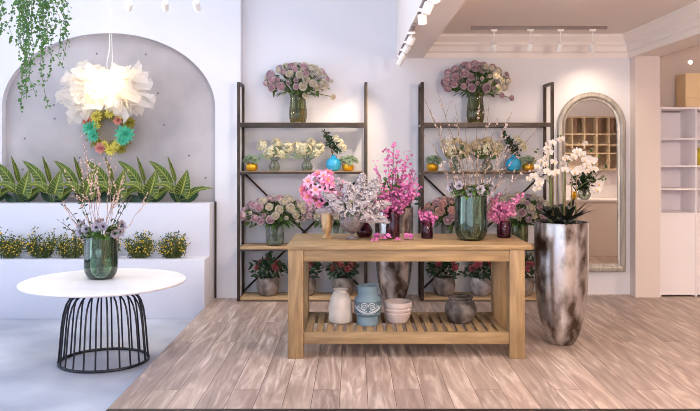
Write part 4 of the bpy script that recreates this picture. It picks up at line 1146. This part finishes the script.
# ------------------------------------------------------------------ what the mirror sees behind the viewer
cub = thing('cubby_shelf','wooden cubby wall shelf reflected in the arched mirror','shelf',(5.3,YF,Z(170,19.7)))
cw, chh, cd = 1.9, Z(117,19.7)-Z(170,19.7), .32
q = MB(); q.box(0,cw,.002,.02,0,chh); q.build('back_panel',cubby_back,cub)
for i in range(7):
    x = cw*i/6; q = MB(); q.box(x-.018,x+.018,.02,cd,0 if i not in (1,2) else chh*.4,chh); q.build('upright',maple,cub)
for z in (0,chh*.30,chh*.66,chh-.03,chh*.46):
    q = MB(); q.box(0,cw,.02,cd-.004,z,z+.036); q.build('shelf_board',maple,cub)
for i in (1,3,4):
    q = MB(); q.box(cw*i/6+.02,cw*i/6+.12,.02,cd*.9,chh*.70,chh-.03); q.build('divider',cubby_red,cub)
ct = thing('sales_counter','low counter reflected in the lower half of the arched mirror','counter',(3.35,5.0,0))
q = MB(); q.box(0,1.7,0,.5,0,.86); q.build('counter_body',wall_warm,ct)
q = MB(); q.box(-.02,1.72,-.02,.52,.86,.89,bev=.003); q.build('counter_top',shelf_white,ct)
# reflected pixel (586,196) sits 3.3 m in front of the glass
rl = (X(586,12.05),5.42,.89)
vase('bud_vase','round glass vase on the counter reflected in the mirror','vase',rl,[(.05,0),(.09,.03),(.11,.09),(.085,.15),(.075,.17)],glass_clear,water_m,.5,28)
b = thing('leafy_branch','dark leafy stems on the counter reflected in the mirror','cut branch',(rl[0],rl[1],rl[2]+.03)); R = random.Random(131); lf = MB(); st = MB()
for i in range(16):
    e = Vector((R.uniform(-.3,.35),R.uniform(-.1,.1),R.uniform(.22,.5))); pts = curve_pts((0,0,0),e,(-e.x*.15,0,.02),5); st.tube(pts,.004,4)
    for j in range(12): lf.leaf(pts[R.randint(2,5)]+rdir(R)*.03,rdir(R),rdir(R),.075,.04)
st.build('stems',stem_m,b); lf.build('leaves',leaf_dark,b)
vase('bud_vase','little gold vase on the counter reflected in the mirror','vase',(X(576,12.05),5.42,.89),[(.03,0),(.05,.03),(.055,.07),(.03,.11),(.035,.13)],gold,None)

# ------------------------------------------------------------------ daylight and lamps
w = bpy.data.worlds.new('daylight'); sc.world = w; w.use_nodes = True
w.node_tree.nodes['Background'].inputs[0].default_value = (0.70,0.81,1.0,1); w.node_tree.nodes['Background'].inputs[1].default_value = 1.62
def portal(loc, rot, sx, sy):
    ld = bpy.data.lights.new('window_portal','AREA'); ld.shape = 'RECTANGLE'; ld.size = sx; ld.size_y = sy; ld.cycles.is_portal = True
    o = bpy.data.objects.new('window_portal',ld); COL.objects.link(o); o.location = loc; o.rotation_euler = rot
portal((XL-.2,4.0,2.0),(PI/2,0,-PI/2),6.8,3.4)
portal(((XL+XS)/2,YF-.2,1.75),(PI/2,0,0),XS-XL,3.7)
portal(((SX0+SX1)/2,(SY0+SY1)/2,ZHIGH+.12),(0,0,0),SX1-SX0,SY1-SY0)
pl_ = bpy.data.lights.new('pendant_bulb','POINT'); pl_.energy = 110; pl_.color = (1,.84,.40); pl_.shadow_soft_size = .16
o = bpy.data.objects.new('pendant_bulb',pl_); COL.objects.link(o); o.location = cl.location+Vector((0,-.10,-.03))
# ceiling lights added out of view to brighten the right half
def fill_downlight(x,y,e,label):
    t = thing('fill_downlight',label,'fill light',(x,y,ZCEIL),0,'added ceiling fill lights')
    q = MB(); q.lathe([(.05,-.006),(.06,-.004),(.06,0)],24); q.build('rim',bracket,t)
    q = MB(); q.lathe([(.001,-.008),(.05,-.008),(.05,-.006),(.001,-.006)],24); q.build('lens',lens_m,t)
    spot_light((x,y,ZCEIL-.03),(x,y,0),e,140,1.0,rad=.06)
fill_downlight(4.7,7.0,130,'added ceiling fill light over the white bookcase')
fill_downlight(5.2,3.5,110,'added ceiling fill light over the reflected counter')
fill_downlight(5.6,-.6,220,'added ceiling fill light over the reflected cubby shelf')
fill_downlight(2.0,4.2,55,'added ceiling fill light over the plank floor before the mirror')

for (x,y,e,lab) in ((1.95,3.2,100,'added white fill globe over the aisle beside the planter'),(2.4,1.0,150,'added white fill globe near the shop window')):  # unseen globe lights, added to lift the warm side of the room
    t = thing('fill_globe',lab,'lamp',(x,y,2.35),0,'added fill globes')
    q = MB(); q.tube([(0,0,.14),(0,0,ZCEIL-2.35)],.004,6); q.lathe([(.05,ZCEIL-2.35-.03),(.05,ZCEIL-2.351)],20); q.build('cord',bracket,t)
    q = MB(); q.lathe(smoothprof([(.01,-.15),(.10,-.11),(.15,0),(.10,.11),(.03,.15)]),28); q.build('globe_shade',globe_m,t)
    ld = bpy.data.lights.new('fill_globe_bulb','POINT'); ld.energy = e; ld.color = (1,.86,.74); ld.shadow_soft_size = .2
    o = bpy.data.objects.new('fill_globe_bulb',ld); COL.objects.link(o); o.location = (x,y,2.35)
# ------------------------------------------------------------------ camera
cam = bpy.data.cameras.new('camera'); co = bpy.data.objects.new('camera',cam); COL.objects.link(co)
co.location = (0,0,CH); co.rotation_euler = (PI/2,0,0)
cam.sensor_fit = 'HORIZONTAL'; cam.sensor_width = 36; cam.lens = F/700*36
cam.shift_x = -(VX-350)/700; cam.shift_y = -(205.5-VY)/700; cam.clip_end = 100
sc.camera = co
sc.view_settings.view_transform = 'Standard'; sc.view_settings.look = 'None'; sc.view_settings.gamma = 1; sc.view_settings.use_curve_mapping = False
sc.view_settings.exposure = 0.88
sc.cycles.use_denoising = True; sc.cycles.filter_width = 0.9; sc.cycles.denoising_input_passes = 'RGB_ALBEDO_NORMAL'; sc.cycles.denoising_prefilter = 'ACCURATE'
sc.cycles.max_bounces = 10; sc.cycles.diffuse_bounces = 6; sc.cycles.transparent_max_bounces = 24
sc.cycles.caustics_reflective = False; sc.cycles.caustics_refractive = False
sc.cycles.sample_clamp_indirect = 6
